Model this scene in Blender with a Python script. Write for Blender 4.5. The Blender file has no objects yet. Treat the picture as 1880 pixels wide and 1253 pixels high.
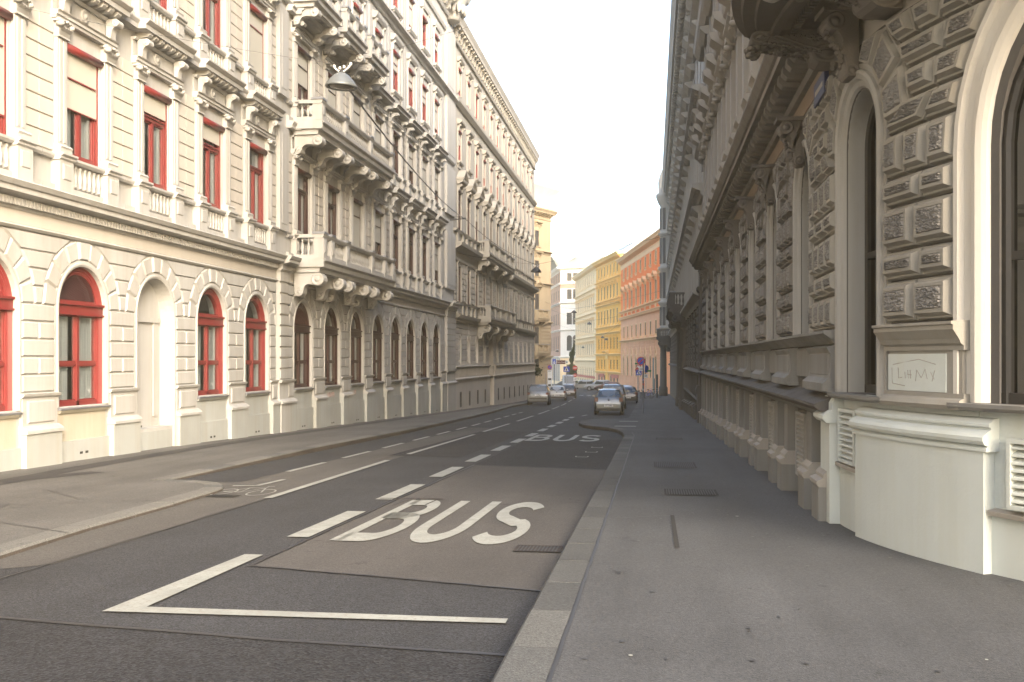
import bpy, bmesh, math, random
from mathutils import Vector, Matrix
R = math.radians
rnd = random.Random(7)
scene = bpy.context.scene
col = scene.collection
cos, sin, pi = math.cos, math.sin, math.pi

def gz(y):
    """height of the street, which falls gently away from the camera"""
    if y < 85: return -.025*y
    if y < 245: return -2.125-.0165*(y-85)
    return -4.765

# ------------------------------------------------------------------ materials
def newmat(name):
    m = bpy.data.materials.new(name); m.use_nodes = True
    nt = m.node_tree; b = nt.nodes['Principled BSDF']
    return m, nt, b
def nd(nt, t, **kw):
    n = nt.nodes.new(t)
    for k, v in kw.items():
        if k in n.inputs: n.inputs[k].default_value = v
        else: setattr(n, k, v)
    return n
def pos(nt, scale=(1, 1, 1)):
    g = nd(nt, 'ShaderNodeNewGeometry'); mp = nd(nt, 'ShaderNodeMapping'); mp.inputs['Scale'].default_value = scale
    nt.links.new(g.outputs['Position'], mp.inputs['Vector']); return mp.outputs['Vector']
def noise(nt, vec, scale, detail=4, rough=.55):
    n = nd(nt, 'ShaderNodeTexNoise'); n.inputs['Scale'].default_value = scale; n.inputs['Detail'].default_value = detail
    n.inputs['Roughness'].default_value = rough; nt.links.new(vec, n.inputs['Vector']); return n.outputs['Fac']
def ramp(nt, fac, stops):
    r = nd(nt, 'ShaderNodeValToRGB'); e = r.color_ramp.elements
    while len(e) < len(stops): e.new(.5)
    for k, (p, c) in enumerate(stops):
        e[k].position = p; e[k].color = (c, c, c, 1) if not isinstance(c, tuple) else (*c, 1)
    nt.links.new(fac, r.inputs['Fac']); return r.outputs['Color']
def mul(nt, a, b, fac=1.):
    m = nd(nt, 'ShaderNodeMix', data_type='RGBA', blend_type='MULTIPLY'); m.inputs[0].default_value = fac
    nt.links.new(a, m.inputs[6]); nt.links.new(b, m.inputs[7]); return m.outputs[2]
def mixc(nt, fac, a, b):
    m = nd(nt, 'ShaderNodeMix', data_type='RGBA')
    if isinstance(fac, float): m.inputs[0].default_value = fac
    else: nt.links.new(fac, m.inputs[0])
    for s, x in ((6, a), (7, b)):
        if isinstance(x, tuple): m.inputs[s].default_value = (*x, 1)
        else: nt.links.new(x, m.inputs[s])
    return m.outputs[2]
def bump(nt, b, h, strength, dist=.02):
    n = nd(nt, 'ShaderNodeBump'); n.inputs['Strength'].default_value = strength; n.inputs['Distance'].default_value = dist
    nt.links.new(h, n.inputs['Height']); nt.links.new(n.outputs['Normal'], b.inputs['Normal'])

def stucco(name, c, var=.12, streak=.22, bmp=.25, bscale=60, rough=.85, dirt=(.62, .55, .45)):
    m, nt, b = newmat(name); p = pos(nt)
    f1 = ramp(nt, noise(nt, p, .55, 5), [(.3, 1-var), (.7, 1.)])
    f2 = ramp(nt, noise(nt, pos(nt, (2.2, 2.2, .16)), 1.3, 5, .65), [(.42, 0.), (.72, 1.)])
    base = mul(nt, mixc(nt, 0., c, c), f1)
    sc = nd(nt, 'ShaderNodeMath', operation='MULTIPLY'); sc.inputs[1].default_value = streak
    nt.links.new(f2, sc.inputs[0])
    d = tuple(c[i]*dirt[i] for i in range(3))
    base = mixc(nt, sc.outputs[0], base, d)
    nt.links.new(base, b.inputs['Base Color']); b.inputs['Roughness'].default_value = rough; b.inputs['Specular IOR Level'].default_value = .18
    bump(nt, b, noise(nt, p, bscale, 3), bmp, .006)
    return m
def plain(name, c, rough=.5, metal=0., bmp=0., bscale=200, coat=0.):
    m, nt, b = newmat(name); p = pos(nt)
    f = ramp(nt, noise(nt, p, 3.1, 4), [(.3, .88), (.7, 1.06)])
    nt.links.new(mul(nt, mixc(nt, 0., c, c), f), b.inputs['Base Color'])
    b.inputs['Roughness'].default_value = rough; b.inputs['Metallic'].default_value = metal
    b.inputs['Coat Weight'].default_value = coat
    if bmp: bump(nt, b, noise(nt, p, bscale, 2), bmp, .004)
    return m
def asphalt(name, c, patch=.3, speck=.5, bmp=.5, tint=(1.05, 1., .95), vsc=95):
    m, nt, b = newmat(name); p = pos(nt)
    big = ramp(nt, noise(nt, p, .35, 6, .6), [(.3, 1-patch), (.72, 1+patch)])
    trk = ramp(nt, noise(nt, pos(nt, (.9, .07, 1)), 1.4, 5, .6), [(.35, .86), (.65, 1.12)])
    v = nd(nt, 'ShaderNodeTexVoronoi'); v.inputs['Scale'].default_value = vsc; nt.links.new(p, v.inputs['Vector'])
    sp = ramp(nt, v.outputs['Color'], [(.0, 1-speck), (.55, 1.), (.93, 1+speck*.6), (1., 1+speck*1.6)])
    fine = ramp(nt, noise(nt, p, 38, 4, .7), [(.3, .74), (.72, 1.28)])
    spots = ramp(nt, noise(nt, p, 2.3, 8, .72), [(.29, .5), (.38, 1.)])
    base = mixc(nt, 0., c, c)
    for k in (big, trk, sp, fine, spots): base = mul(nt, base, k)
    nt.links.new(base, b.inputs['Base Color']); b.inputs['Roughness'].default_value = .82
    b.inputs['Specular IOR Level'].default_value = .35
    bump(nt, b, v.outputs['Distance'], bmp, .006)
    return m
def glassmat(name, tint=(.8, .85, .88), refl=.22, rough=.02, top=.6):
    m = bpy.data.materials.new(name); m.use_nodes = True; nt = m.node_tree; nt.nodes.clear()
    o = nd(nt, 'ShaderNodeOutputMaterial'); mx = nd(nt, 'ShaderNodeMixShader')
    t = nd(nt, 'ShaderNodeBsdfTransparent'); t.inputs[0].default_value = (*tint, 1)
    g = nd(nt, 'ShaderNodeBsdfGlossy'); g.inputs['Roughness'].default_value = rough
    nb = nd(nt, 'ShaderNodeBump'); nb.inputs['Strength'].default_value = .06; nb.inputs['Distance'].default_value = .02
    nt.links.new(noise(nt, pos(nt), 1.7, 2), nb.inputs['Height']); nt.links.new(nb.outputs[0], g.inputs['Normal'])
    lw = nd(nt, 'ShaderNodeLayerWeight'); lw.inputs['Blend'].default_value = .25
    r = ramp(nt, lw.outputs['Fresnel'], [(0., refl), (1., top)])
    nt.links.new(r, mx.inputs[0]); nt.links.new(t.outputs[0], mx.inputs[1]); nt.links.new(g.outputs[0], mx.inputs[2])
    nt.links.new(mx.outputs[0], o.inputs[0]); return m

M = {}
M['cream'] = stucco('cream_stucco', (.43, .428, .413), .15, .4)
M['beige'] = stucco('beige_stucco', (.50, .47, .42), .08, .12)
M['plinthA'] = stucco('pale_plinth_plaster', (.39, .41, .398), .18, .35, .4, 35, dirt=(.75, .62, .45))
M['yellowstone'] = stucco('yellowed_stone', (.47, .435, .355), .22, .35, .4, 30)
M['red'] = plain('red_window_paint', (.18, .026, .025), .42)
M['darkred'] = plain('dark_red_paint', (.032, .0075, .0075), .45)  # window red darkened for shaded bays, shade put into colour; grille and door too
M['glass'] = glassmat('window_glass')
M['blind'] = stucco('fabric_blind', (.45, .438, .385), .05, .05, .3, 300, .9)
M['curtain'] = stucco('white_curtain', (.62, .62, .58), .06, .0, .2, 200, .95)
M['inside'] = plain('dark_interior', (.02, .019, .018), .9)
M['zinc'] = plain('zinc_sheet', (.24, .25, .27), .5, .2)
M['roof'] = plain('roof_metal', (.25, .28, .28), .5, .2)
M['bst'] = stucco('greybeige_stucco', (.5, .45, .385), .12, .25)
M['bst2'] = stucco('grey_plaster', (.50, .475, .435), .14, .3)
M['bup'] = stucco('pale_upper_stucco', (.34, .325, .292), .12, .25)
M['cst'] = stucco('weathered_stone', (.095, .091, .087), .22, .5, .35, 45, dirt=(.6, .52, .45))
M['cdark'] = stucco('dark_stone', (.105, .098, .092), .2, .4, .4, 45)  # one dark stone tone for the corner balcony slab
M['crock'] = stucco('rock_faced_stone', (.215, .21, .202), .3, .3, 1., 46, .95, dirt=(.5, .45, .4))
M['cbase'] = stucco('pale_green_plaster', (.52, .56, .54), .16, .4, .4, 30, dirt=(.8, .74, .62))
M['cfrieze'] = stucco('salmon_stucco', (.19, .147, .112), .1, .2)
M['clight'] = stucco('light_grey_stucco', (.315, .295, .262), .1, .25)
M['dst'] = stucco('cream_yellow_stucco', (.39, .315, .21), .1, .2)
M['ebr'] = stucco('brick_pink', (.50, .30, .22), .12, .15)
M['ewh'] = stucco('white_stone', (.82, .79, .72), .08, .12)
M['fst'] = stucco('pale_stucco', (.95, .75, .48), .08, .15)
M['gst'] = stucco('yellow_stucco', (.95, .52, .12), .08, .15)
M['gtr'] = stucco('yellow_trim', (.95, .64, .26), .08, .15)
M['hst'] = stucco('orange_stucco', (.92, .22, .05), .1, .15)
M['htr'] = stucco('sand_trim', (.90, .60, .34), .08, .15)
M['hlow'] = stucco('pink_stone', (.84, .44, .25), .1, .2)
M['shopred'] = plain('shop_sign_red', (.5, .06, .04), .4)
M['asph'] = asphalt('asphalt_grey', (.029, .0298, .0325), .26, 1.1)
M['asphb'] = asphalt('asphalt_dark_coarse', (.0180, .0185, .0205), .26, 1.8, 1.6, vsc=58)
M['asphl'] = asphalt('asphalt_lit_bus_patch', (.062, .057, .053), .2, .4, .5)  # paler resurfaced lane patch, its sunlit look also put into the colour
M['asphc'] = asphalt('asphalt_cycle_lane', (.072, .067, .061), .2, .4, .5)
M['walk'] = asphalt('pavement_mastic', (.056, .0575, .060), .2, .35, .4)
M['walkl'] = asphalt('pavement_mastic_pale', (.096, .092, .084), .22, .35, .4)
M['walkd'] = asphalt('pavement_repair_strip', (.038, .036, .036), .15, .3, .3)
M['tar'] = plain('tar_joint', (.025, .024, .025), .6)
M['granite'] = asphalt('granite_kerb', (.069, .0705, .069), .25, .4, .5)
M['granited'] = asphalt('granite_kerb_face', (.06, .05, .042), .3, .3, .3)
M['granite2'] = asphalt('granite_kerb_light', (.09, .0905, .086), .25, .4, .5)
M['granite3'] = asphalt('granite_kerb_dark', (.055, .0565, .056), .25, .4, .5)
M['farglass'] = plain('dull_far_glass', (.045, .042, .04), .6)
M['splate'] = plain('dark_blue_enamel', (.012, .02, .07), .6)
M['tag'] = plain('faded_spray_red', (.36, .22, .20), .9)
M['cring'] = stucco('pale_arch_stone', (.55, .53, .485), .14, .35, .35, 40)
M['granite4'] = asphalt('granite_kerb_pale', (.125, .122, .11), .2, .35, .4)
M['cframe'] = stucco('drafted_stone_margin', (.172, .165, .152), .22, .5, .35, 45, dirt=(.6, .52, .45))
M['cnear'] = stucco('lit_stone_margin', (.285, .275, .247), .22, .45, .35, 45, dirt=(.66, .58, .5))  # same margin stone, stronger light at the near corner put into its colour
M['cpl'] = stucco('grey_plinth_plaster', (.205, .205, .197), .22, .5, .4, 30)
M['cbrk'] = stucco('carved_grey_stone', (.15, .139, .127), .25, .45, .5, 60)
M['cwin'] = stucco('grey_window_surround', (.30, .296, .28), .16, .4, .35, 40)
M['darkframe'] = plain('dark_window_frame', (.008, .0075, .007), .5)
M['scrawl'] = plain('scratched_pencil', (.30, .28, .255), .9)
M['room'] = plain('dim_room', (.10, .10, .098), .9)
M['iron'] = plain('cast_iron', (.009, .0088, .0085), .95)
M['rust'] = plain('rusty_iron', (.018, .0115, .009), .85, .0, .4)
def paintmat():
    m, nt, b = newmat('road_paint'); p = pos(nt)
    n = ramp(nt, noise(nt, p, 26, 6, .75), [(.36, 0.), (.50, 1.)])
    n2 = ramp(nt, noise(nt, p, 3.5, 5), [(.3, .70), (.7, 1.)])
    base = mul(nt, mixc(nt, 0., (.295, .305, .275), (.285, .295, .27)), n2)
    base = mixc(nt, n, (.2, .185, .16), base)
    nt.links.new(base, b.inputs['Base Color']); b.inputs['Roughness'].default_value = .7
    bump(nt, b, noise(nt, p, 80, 3), .3, .004); return m
M['paint'] = paintmat()
M['lampmetal'] = plain('lamp_grey_metal', (.17, .185, .19), .45, .3)
M['lampdark'] = plain('lamp_dark_metal', (.05, .05, .052), .5, .3)
M['lens'] = plain('lamp_lens', (.13, .125, .11), .25)
M['ceramic'] = plain('white_insulator', (.7, .7, .68), .3)
M['black'] = plain('black_rubber', (.018, .018, .018), .7)
M['rim'] = plain('alloy_rim', (.35, .35, .36), .35, .7)
M['pole'] = plain('galvanised_pole', (.16, .16, .165), .5, .5)
M['sblue'] = plain('sign_blue', (.012, .055, .42), .4)
M['sred'] = plain('sign_red', (.5, .02, .02), .4)
M['swhite'] = plain('sign_white', (.72, .72, .70), .4)
M['sbrown'] = plain('sign_brown', (.13, .015, .015), .4)
M['sgreen'] = plain('sign_green', (.01, .16, .06), .4)
M['carglass'] = plain('car_glass', (.02, .03, .035), .04, 0., coat=.6)
M['taillight'] = plain('tail_light', (.11, .006, .006), .25)
M['headlight'] = plain('head_light', (.6, .6, .6), .15)
M['plate'] = plain('number_plate_white', (.72, .72, .72), .4)
M['trim'] = plain('black_plastic', (.03, .03, .03), .55)
hm = bpy.data.materials.new('haze'); hm.use_nodes = True; _n = hm.node_tree; _n.nodes.remove(_n.nodes['Principled BSDF'])
_v = _n.nodes.new('ShaderNodeVolumePrincipled'); _v.inputs['Color'].default_value = (1., .89, .64, 1); _v.inputs['Density'].default_value = .0012; _v.inputs['Anisotropy'].default_value = 0.
_n.links.new(_v.outputs[0], _n.nodes['Material Output'].inputs['Volume']); M['haze'] = hm
def carpaint(name, c, metal=.0): return plain(name, c, .28, metal, coat=.7)
M['silver'] = carpaint('silver_paint', (.10, .112, .122), .6)
M['white'] = carpaint('white_paint', (.33, .33, .32))
M['beigecar'] = carpaint('pale_silver_paint', (.145, .155, .16), .4)
M['darkcar'] = carpaint('dark_brown_paint', (.035, .026, .023), .2)
M['blackcar'] = carpaint('black_paint', (.015, .015, .016))
M['browncar'] = carpaint('brown_paint', (.16, .075, .05), .3)
M['greencloth'] = plain('green_cover', (.03, .09, .06), .8)
M['leaf'] = plain('cypress_leaf', (.035, .055, .02), .8)
M['leafl'] = plain('shrub_leaf', (.16, .2, .03), .8)
M['bark'] = plain('bark', (.09, .065, .045), .9, 0, .4)

# ------------------------------------------------------------------ mesh builder
class MB:
    def __init__(s, fac=None): s.v = []; s.f = []; s.m = []; s.s = []; s.fac = fac
    def add(s, vs, fs, m=0, sm=False):
        o = len(s.v); s.v.extend(vs)
        for f in fs: s.f.append(tuple(o+i for i in f)); s.m.append(m); s.s.append(sm)
    def box(s, u0, u1, v0, v1, w0, w1, m=0):
        if u0 > u1: u0, u1 = u1, u0
        if v0 > v1: v0, v1 = v1, v0
        if s.fac and s.fac.bend and u0 < 12 and u1-u0 > .5:      # follow the rounded corner
            n = math.ceil((min(u1, 12)-u0)/.35); e = [u0+(min(u1, 12)-u0)*i/n for i in range(n+1)]
            if u1 > 12: e.append(u1)
            s.strip([(v0, w0), (v1, w0), (v1, w1), (v0, w1)], e, m); return
        s.add([(u0, v0, w0), (u1, v0, w0), (u1, v1, w0), (u0, v1, w0), (u0, v0, w1), (u1, v0, w1), (u1, v1, w1), (u0, v1, w1)],
              [(0, 3, 2, 1), (4, 5, 6, 7), (0, 1, 5, 4), (1, 2, 6, 5), (2, 3, 7, 6), (3, 0, 4, 7)], m)
    def strip(s, prof, us, m=0, sm=False):
        n = len(prof); vs = [(u, v, w) for u in us for v, w in prof]
        fs = [(i*n+j, (i+1)*n+j, (i+1)*n+(j+1) % n, i*n+(j+1) % n) for i in range(len(us)-1) for j in range(n)]
        fs.append(tuple(range(n))); fs.append(tuple((len(us)-1)*n+j for j in reversed(range(n))))
        s.add(vs, fs, m, sm)
    def prof(s, prof, u0, u1, m=0):
        if u0 > u1: u0, u1 = u1, u0
        e = [u0, u1]
        if s.fac and s.fac.bend and u0 < 12:
            n = math.ceil((min(u1, 12)-u0)/.35); e = [u0+(min(u1, 12)-u0)*i/n for i in range(n+1)]
            if u1 > 12: e.append(u1)
        s.strip(prof, e, m)
    def poly(s, pts, v0, v1, m=0):
        n = len(pts)
        s.add([(u, v0, w) for u, w in pts]+[(u, v1, w) for u, w in pts],
              [tuple(range(n)), tuple(range(2*n-1, n-1, -1))]+[(i, i+n, (i+1) % n+n, (i+1) % n) for i in range(n)], m)
    def side(s, pts, u0, u1, m=0):                                # polygon in (v,w) given a width along u
        s.strip(pts, [u0, u1], m)
    def frus(s, q, v0, v1, c, m=0):                               # chamfered block on a wall, q = bl, br, tr, tl in (u,w)
        W = max(.01, math.dist(q[0], q[1])); Hh = max(.01, math.dist(q[0], q[3]))
        a, b = min(.45, c/W), min(.45, c/Hh)
        def bl(x, y): return tuple((1-x)*(1-y)*q[0][k]+x*(1-y)*q[1][k]+x*y*q[2][k]+(1-x)*y*q[3][k] for k in (0, 1))
        o = q; i = [bl(a, b), bl(1-a, b), bl(1-a, 1-b), bl(a, 1-b)]
        s.add([(u, v0, w) for u, w in o]+[(u, v1, w) for u, w in i],
              [(4, 5, 6, 7)]+[(k, (k+1) % 4, (k+1) % 4+4, k+4) for k in range(4)], m)
    def rect(s, u0, u1, w0, w1, v0, v1, c, m=0): s.frus([(u0, w0), (u1, w0), (u1, w1), (u0, w1)], v0, v1, c, m)
    def rock(s, q, v0, h, ch, mg, amp, n=8, m=0, m2=1):           # rock-faced ashlar with a drafted margin
        W = max(.01, math.dist(q[0], q[1])); Hh = max(.01, math.dist(q[0], q[3]))
        def bl(x, y): return tuple((1-x)*(1-y)*q[0][k]+x*(1-y)*q[1][k]+x*y*q[2][k]+(1-x)*y*q[3][k] for k in (0, 1))
        def ring(d, v):
            a, b = min(.44, d/W), min(.44, d/Hh)
            return [(u, v, w) for u, w in (bl(a, b), bl(1-a, b), bl(1-a, 1-b), bl(a, 1-b))]
        rs = [(0, v0), (ch*.25, v0+h*.45), (ch*.55, v0+h*.5), (ch, v0+h), (ch+mg, v0+h), (ch+mg+.004, v0+h-.012)]
        vs = []; fs = []
        for d, v in rs: vs += ring(d, v)
        for k in range(len(rs)-1): fs += [(4*k+i, 4*k+(i+1) % 4, 4*k+4+(i+1) % 4, 4*k+4+i) for i in range(4)]
        s.add(vs, fs, m)
        d = ch+mg+.004; a, b = min(.44, d/W), min(.44, d/Hh); nx = max(4, int(n*W/.35)); ny = max(4, int(n*Hh/.35)); vs = []
        for j in range(ny+1):
            for i in range(nx+1):
                u, w = bl(a+(1-2*a)*i/nx, b+(1-2*b)*j/ny); ed = i in (0, nx) or j in (0, ny)
                vs.append((u, v0+h-.012 if ed else v0+h+rnd.uniform(-.35, 1)*amp, w))
        s.add(vs, [(j*(nx+1)+i, j*(nx+1)+i+1, (j+1)*(nx+1)+i+1, (j+1)*(nx+1)+i) for j in range(ny) for i in range(nx)], m2)
    def lathe(s, prof, c, n=10, m=0, sm=True, axis='w', a0=0, a1=2*pi):
        vs = []; full = abs(a1-a0-2*pi) < 1e-6; k = n if full else n+1
        for r, h in prof:
            for i in range(k):
                a = a0+(a1-a0)*i/n
                if axis == 'w': vs.append((c[0]+r*cos(a), c[1]+r*sin(a), c[2]+h))
                elif axis == 'v': vs.append((c[0]+r*cos(a), c[1]+h, c[2]+r*sin(a)))
                else: vs.append((c[0]+h, c[1]+r*cos(a), c[2]+r*sin(a)))
        fs = [(j*k+i, j*k+(i+1) % k, (j+1)*k+(i+1) % k, (j+1)*k+i) for j in range(len(prof)-1) for i in range(k if full else n)]
        s.add(vs, fs, m, sm)
        if full:
            s.f.append(tuple(len(s.v)-k+i for i in range(k))); s.m.append(m); s.s.append(False)
            o = len(s.v)-k*len(prof); s.f.append(tuple(o+i for i in reversed(range(k)))); s.m.append(m); s.s.append(False)
    def tube(s, pts, r, n=6, m=0, sm=True):
        pts = [Vector(p) for p in pts]; vs = []; N = len(pts); up = Vector((0, 0, 1))
        for i, p in enumerate(pts):
            t = (pts[min(i+1, N-1)]-pts[max(i-1, 0)]).normalized()
            a = t.cross(up if abs(t.z) < .95 else Vector((1, 0, 0))).normalized(); b = t.cross(a)
            rr = r[i] if isinstance(r, (list, tuple)) else r
            for k in range(n): vs.append(tuple(p+a*(rr*cos(2*pi*k/n))+b*(rr*sin(2*pi*k/n))))
        fs = [(i*n+k, i*n+(k+1) % n, (i+1)*n+(k+1) % n, (i+1)*n+k) for i in range(N-1) for k in range(n)]
        s.add(vs, fs+[tuple(range(n)), tuple((N-1)*n+k for k in range(n))], m, sm)
    def wall(s, u0, u1, w0, w1, v0, v1, ops, m=0, n=14):
        """front wall with openings (uc, half, sill, spring, is_arch)"""
        cur = u0
        for uc, h, wb, ws, arch in sorted(ops):
            s.box(cur, uc-h, v0, v1, w0, w1, m)
            if wb > w0: s.box(uc-h, uc+h, v0, v1, w0, wb, m)
            if arch:
                for i in range(n):
                    a, b = pi-pi*i/n, pi-pi*(i+1)/n
                    s.poly([(uc+h*cos(a), ws+h*sin(a)), (uc+h*cos(b), ws+h*sin(b)), (uc+h*cos(b), w1), (uc+h*cos(a), w1)], v0, v1, m)
            elif ws < w1: s.box(uc-h, uc+h, v0, v1, ws, w1, m)
            cur = uc+h
        s.box(cur, u1, v0, v1, w0, w1, m)
    def arch(s, uc, h, wb, ws, prof, m=0, n=18, arch=True, sm=False):
        """moulding swept up one jamb, round the arch and down the other; prof = (outward, v)"""
        path = [(uc-h, wb, -1, 0)]
        if arch: path += [(uc+h*cos(pi-pi*i/n), ws+h*sin(pi-pi*i/n), cos(pi-pi*i/n), sin(pi-pi*i/n)) for i in range(n+1)]
        else: path += [(uc-h, ws, -1, 1), (uc+h, ws, 1, 1)]
        path.append((uc+h, wb, 1, 0)); k = len(prof)
        prof = [(d if d else -.005, v) for d, v in prof]
        vs = [(u+nu*d, v, w+nw*d) for u, w, nu, nw in path for d, v in prof]
        s.add(vs, [(i*k+j, (i+1)*k+j, (i+1)*k+(j+1) % k, i*k+(j+1) % k) for i in range(len(path)-1) for j in range(k)]
              + [tuple(range(k)), tuple((len(path)-1)*k+j for j in reversed(range(k)))], m, sm)
    def console(s, uc, wd, v0, wt, L, Hh, m=0, r1=None, r2=None, beads=False, m2=None):
        """scroll bracket: flat top of length L, total height Hh, S-curve underside, volutes at both ends"""
        r1 = r1 or min(L*.28, Hh*.28); r2 = r2 or r1*.7
        c1 = (v0+L-r1, wt-r1); c2 = (v0+r2, wt-Hh+r2)
        pts = [(v0, wt), (v0+L-r1, wt)]
        pts += [(c1[0]+r1*sin(a), c1[1]+r1*cos(a)) for a in [pi*i/7 for i in range(1, 8)]]
        p0 = Vector((c1[0]-r1*.2, c1[1]-r1)); p3 = Vector((c2[0]+r2, c2[1])); p1 = p0+Vector((-L*.25, r1*.5)); p2 = p3+Vector((r2*.1, Hh*.35))
        if Hh > L: p1 = p0+Vector((-r1*.9, -Hh*.12)); p2 = p3+Vector((r2*.2, Hh*.3))
        for i in range(0, 9):
            t = i/8; q = p0*(1-t)**3+p1*3*t*(1-t)**2+p2*3*t*t*(1-t)+p3*t**3; pts.append((q.x, q.y))
        pts += [(c2[0]+r2*cos(a), c2[1]-r2*sin(a)) for a in [pi/2*i/3 for i in range(1, 4)]]
        pts += [(v0, wt-Hh)]
        s.side(pts, uc-wd/2, uc+wd/2, m)
        for cc, rr in ((c1, r1), (c2, r2)):
            for sg in (-1, 1):
                pr = [(rr*1.02, 0), (rr*1.02, sg*wd*.06), (rr*.72, sg*wd*.06), (rr*.66, sg*wd*.03), (rr*.42, sg*wd*.03), (rr*.36, sg*wd*.09), (rr*.05, sg*wd*.11)]
                s.lathe(pr, (uc+sg*wd/2, cc[0], cc[1]), 14, m, True, 'u')
        return pts
    def capital(s, uc, wd, v0, dp, w0, w1, m=0):
        h = w1-w0; a = wd/2
        s.box(uc-a, uc+a, v0, v0+dp, w0, w1-h*.16, m)
        s.box(uc-a*1.35, uc+a*1.35, v0, v0+dp*1.5, w1-h*.16, w1, m)
        s.box(uc-a*1.12, uc+a*1.12, v0, v0+dp*1.2, w0-h*.06, w0+h*.04, m)
        for t, hh in ((0, .48), (.34, .52)):
            for i in range(4 if not t else 3):
                u = uc-a+wd*(i+.5)/(4 if not t else 3); lw = wd*.15; b0 = w0+h*t; b1 = b0+h*hh
                s.add([(u-lw, v0+dp, b0), (u+lw, v0+dp, b0), (u+lw*1.1, v0+dp*1.35, b0+(b1-b0)*.6), (u-lw*1.1, v0+dp*1.35, b0+(b1-b0)*.6),
                       (u-lw*.5, v0+dp*1.9, b1), (u+lw*.5, v0+dp*1.9, b1), (u, v0+dp*2., b1-h*.1)],
                      [(0, 1, 2, 3), (3, 2, 5, 4), (4, 5, 6)], m)
        for sg in (-1, 1):
            s.lathe([(h*.17, 0), (h*.17, dp*.9), (h*.08, dp*1.1)], (uc+sg*a*1.05, v0+dp*.8, w1-h*.3), 9, m, True, 'v')
        s.lathe([(h*.1, 0), (h*.06, dp*.7)], (uc, v0+dp*1.2, w1-h*.1), 7, m, True, 'v')
    def balusters(s, u0, u1, v, w0, w1, n, r, m=0, k=7):
        H = w1-w0; pr = [(.75, 0), (.75, .1), (.45, .14), (.9, .32), (1., .42), (.8, .55), (.4, .78), (.55, .86), (.75, .9), (.75, 1.)]
        for i in range(n):
            s.lathe([(r*a, H*b) for a, b in pr], (u0+(u1-u0)*(i+.5)/n, v, w0), k, m)
    def data(s, name, mats, origin=(0, 0, 0)):
        vs = s.v
        if s.fac: vs = [s.fac.W(*p) for p in vs]
        me = bpy.data.meshes.new(name)
        me.from_pydata([(x-origin[0], y-origin[1], z-origin[2]) for x, y, z in vs], [], s.f)
        for k in mats: me.materials.append(M[k])
        me.polygons.foreach_set('material_index', s.m); me.polygons.foreach_set('use_smooth', s.s)
        me.update(); return me
    def build(s, name, mats, parent=None, label=None):
        o = bpy.data.objects.new(name, None) if not s.v else None
        org = tuple(parent.location) if parent else (0, 0, 0)
        if parent and parent.parent: org = tuple(parent.matrix_basis.translation+parent.parent.location)
        o = bpy.data.objects.new(name, s.data(name, mats, org)); col.objects.link(o); o.parent = parent
        if label: o['label'] = label
        return o
def obj(name, me, parent=None, loc=(0, 0, 0), rz=0., sc=None):
    o = bpy.data.objects.new(name, me); col.objects.link(o); o.parent = parent; o.location = loc; o.rotation_euler = (0, 0, rz)
    if sc: o.scale = sc
    return o
def tag(o, label=None, cat=None, group=None, kind=None):
    for k, v in (('label', label), ('category', cat), ('group', group), ('kind', kind)):
        if v: o[k] = v
    return o
def empty(name, loc, label, cat, group=None, rz=0.):
    o = bpy.data.objects.new(name, None); col.objects.link(o); o.location = loc; o.rotation_euler = (0, 0, rz); o.empty_display_size = .2
    return tag(o, label, cat, group)
class Fac:
    """a facade: u along the wall, v out of it, w up (world height)"""
    def __init__(s, root, ox, oy, ang, bend=None):
        s.root = root; s.o = (ox, oy); s.a = ang; s.bend = bend; s.x = (cos(ang), sin(ang)); s.n = (-sin(ang), cos(ang))
    def flat(s, u, v):
        if s.bend and u < 12:
            f = (12-u)/s.bend; return 12-(s.bend+v)*sin(f), -s.bend+(s.bend+v)*cos(f)
        return u, v
    def W(s, u, v, w):
        u, v = s.flat(u, v)
        return (s.o[0]+u*s.x[0]+v*s.n[0], s.o[1]+u*s.x[1]+v*s.n[1], w)
    def L(s, u, v, w):
        p = s.W(u, v, w); r = s.root.location; return (p[0]-r[0], p[1]-r[1], p[2]-r[2])
    def ang(s, u): return s.a+((12-u)/s.bend if s.bend and u < 12 else 0)
    def put(s, name, me, u, v, w, sc=None): return obj(name, me, s.root, s.L(u, v, w), s.ang(u), sc)
def facing(p, q):
    """angle of the facade running from p to q whose outside lies to the left of its normal rule"""
    return math.atan2(q[1]-p[1], q[0]-p[0])

# ------------------------------------------------------------------ windows (shared meshes)
WIN = {}
def rectframe(mb, a, b, w0, w1, t, v0, v1, m=0):
    mb.box(a, a+t, v0, v1, w0, w1, m); mb.box(b-t, b, v0, v1, w0, w1, m)
    mb.box(a+t, b-t, v0, v1, w0, w0+t, m); mb.box(a+t, b-t, v0, v1, w1-t, w1, m)
def paneface(mb, a, b, w0, w1, v, m=0): mb.add([(b, v, w0), (a, v, w0), (a, v, w1), (b, v, w1)], [(0, 1, 2, 3)], m)
def curtain_mesh(h, z0, z1, mat='curtain', gap=.25):
    mb = MB()
    for sg in (-1, 1):
        a, b = sorted((sg*h*.96, sg*h*gap)); n = 26
        vs = []
        for i in range(n+1):
            u = a+(b-a)*i/n; v = -.14+.028*sin(i*1.9)+.012*sin(i*3.7)
            vs += [(u, v, z0), (u, v*.9, z1)]
        mb.add(vs, [(2*i, 2*i+2, 2*i+3, 2*i+1) for i in range(n)], 0, True)
    return mb.data('curtain', [mat])
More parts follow.
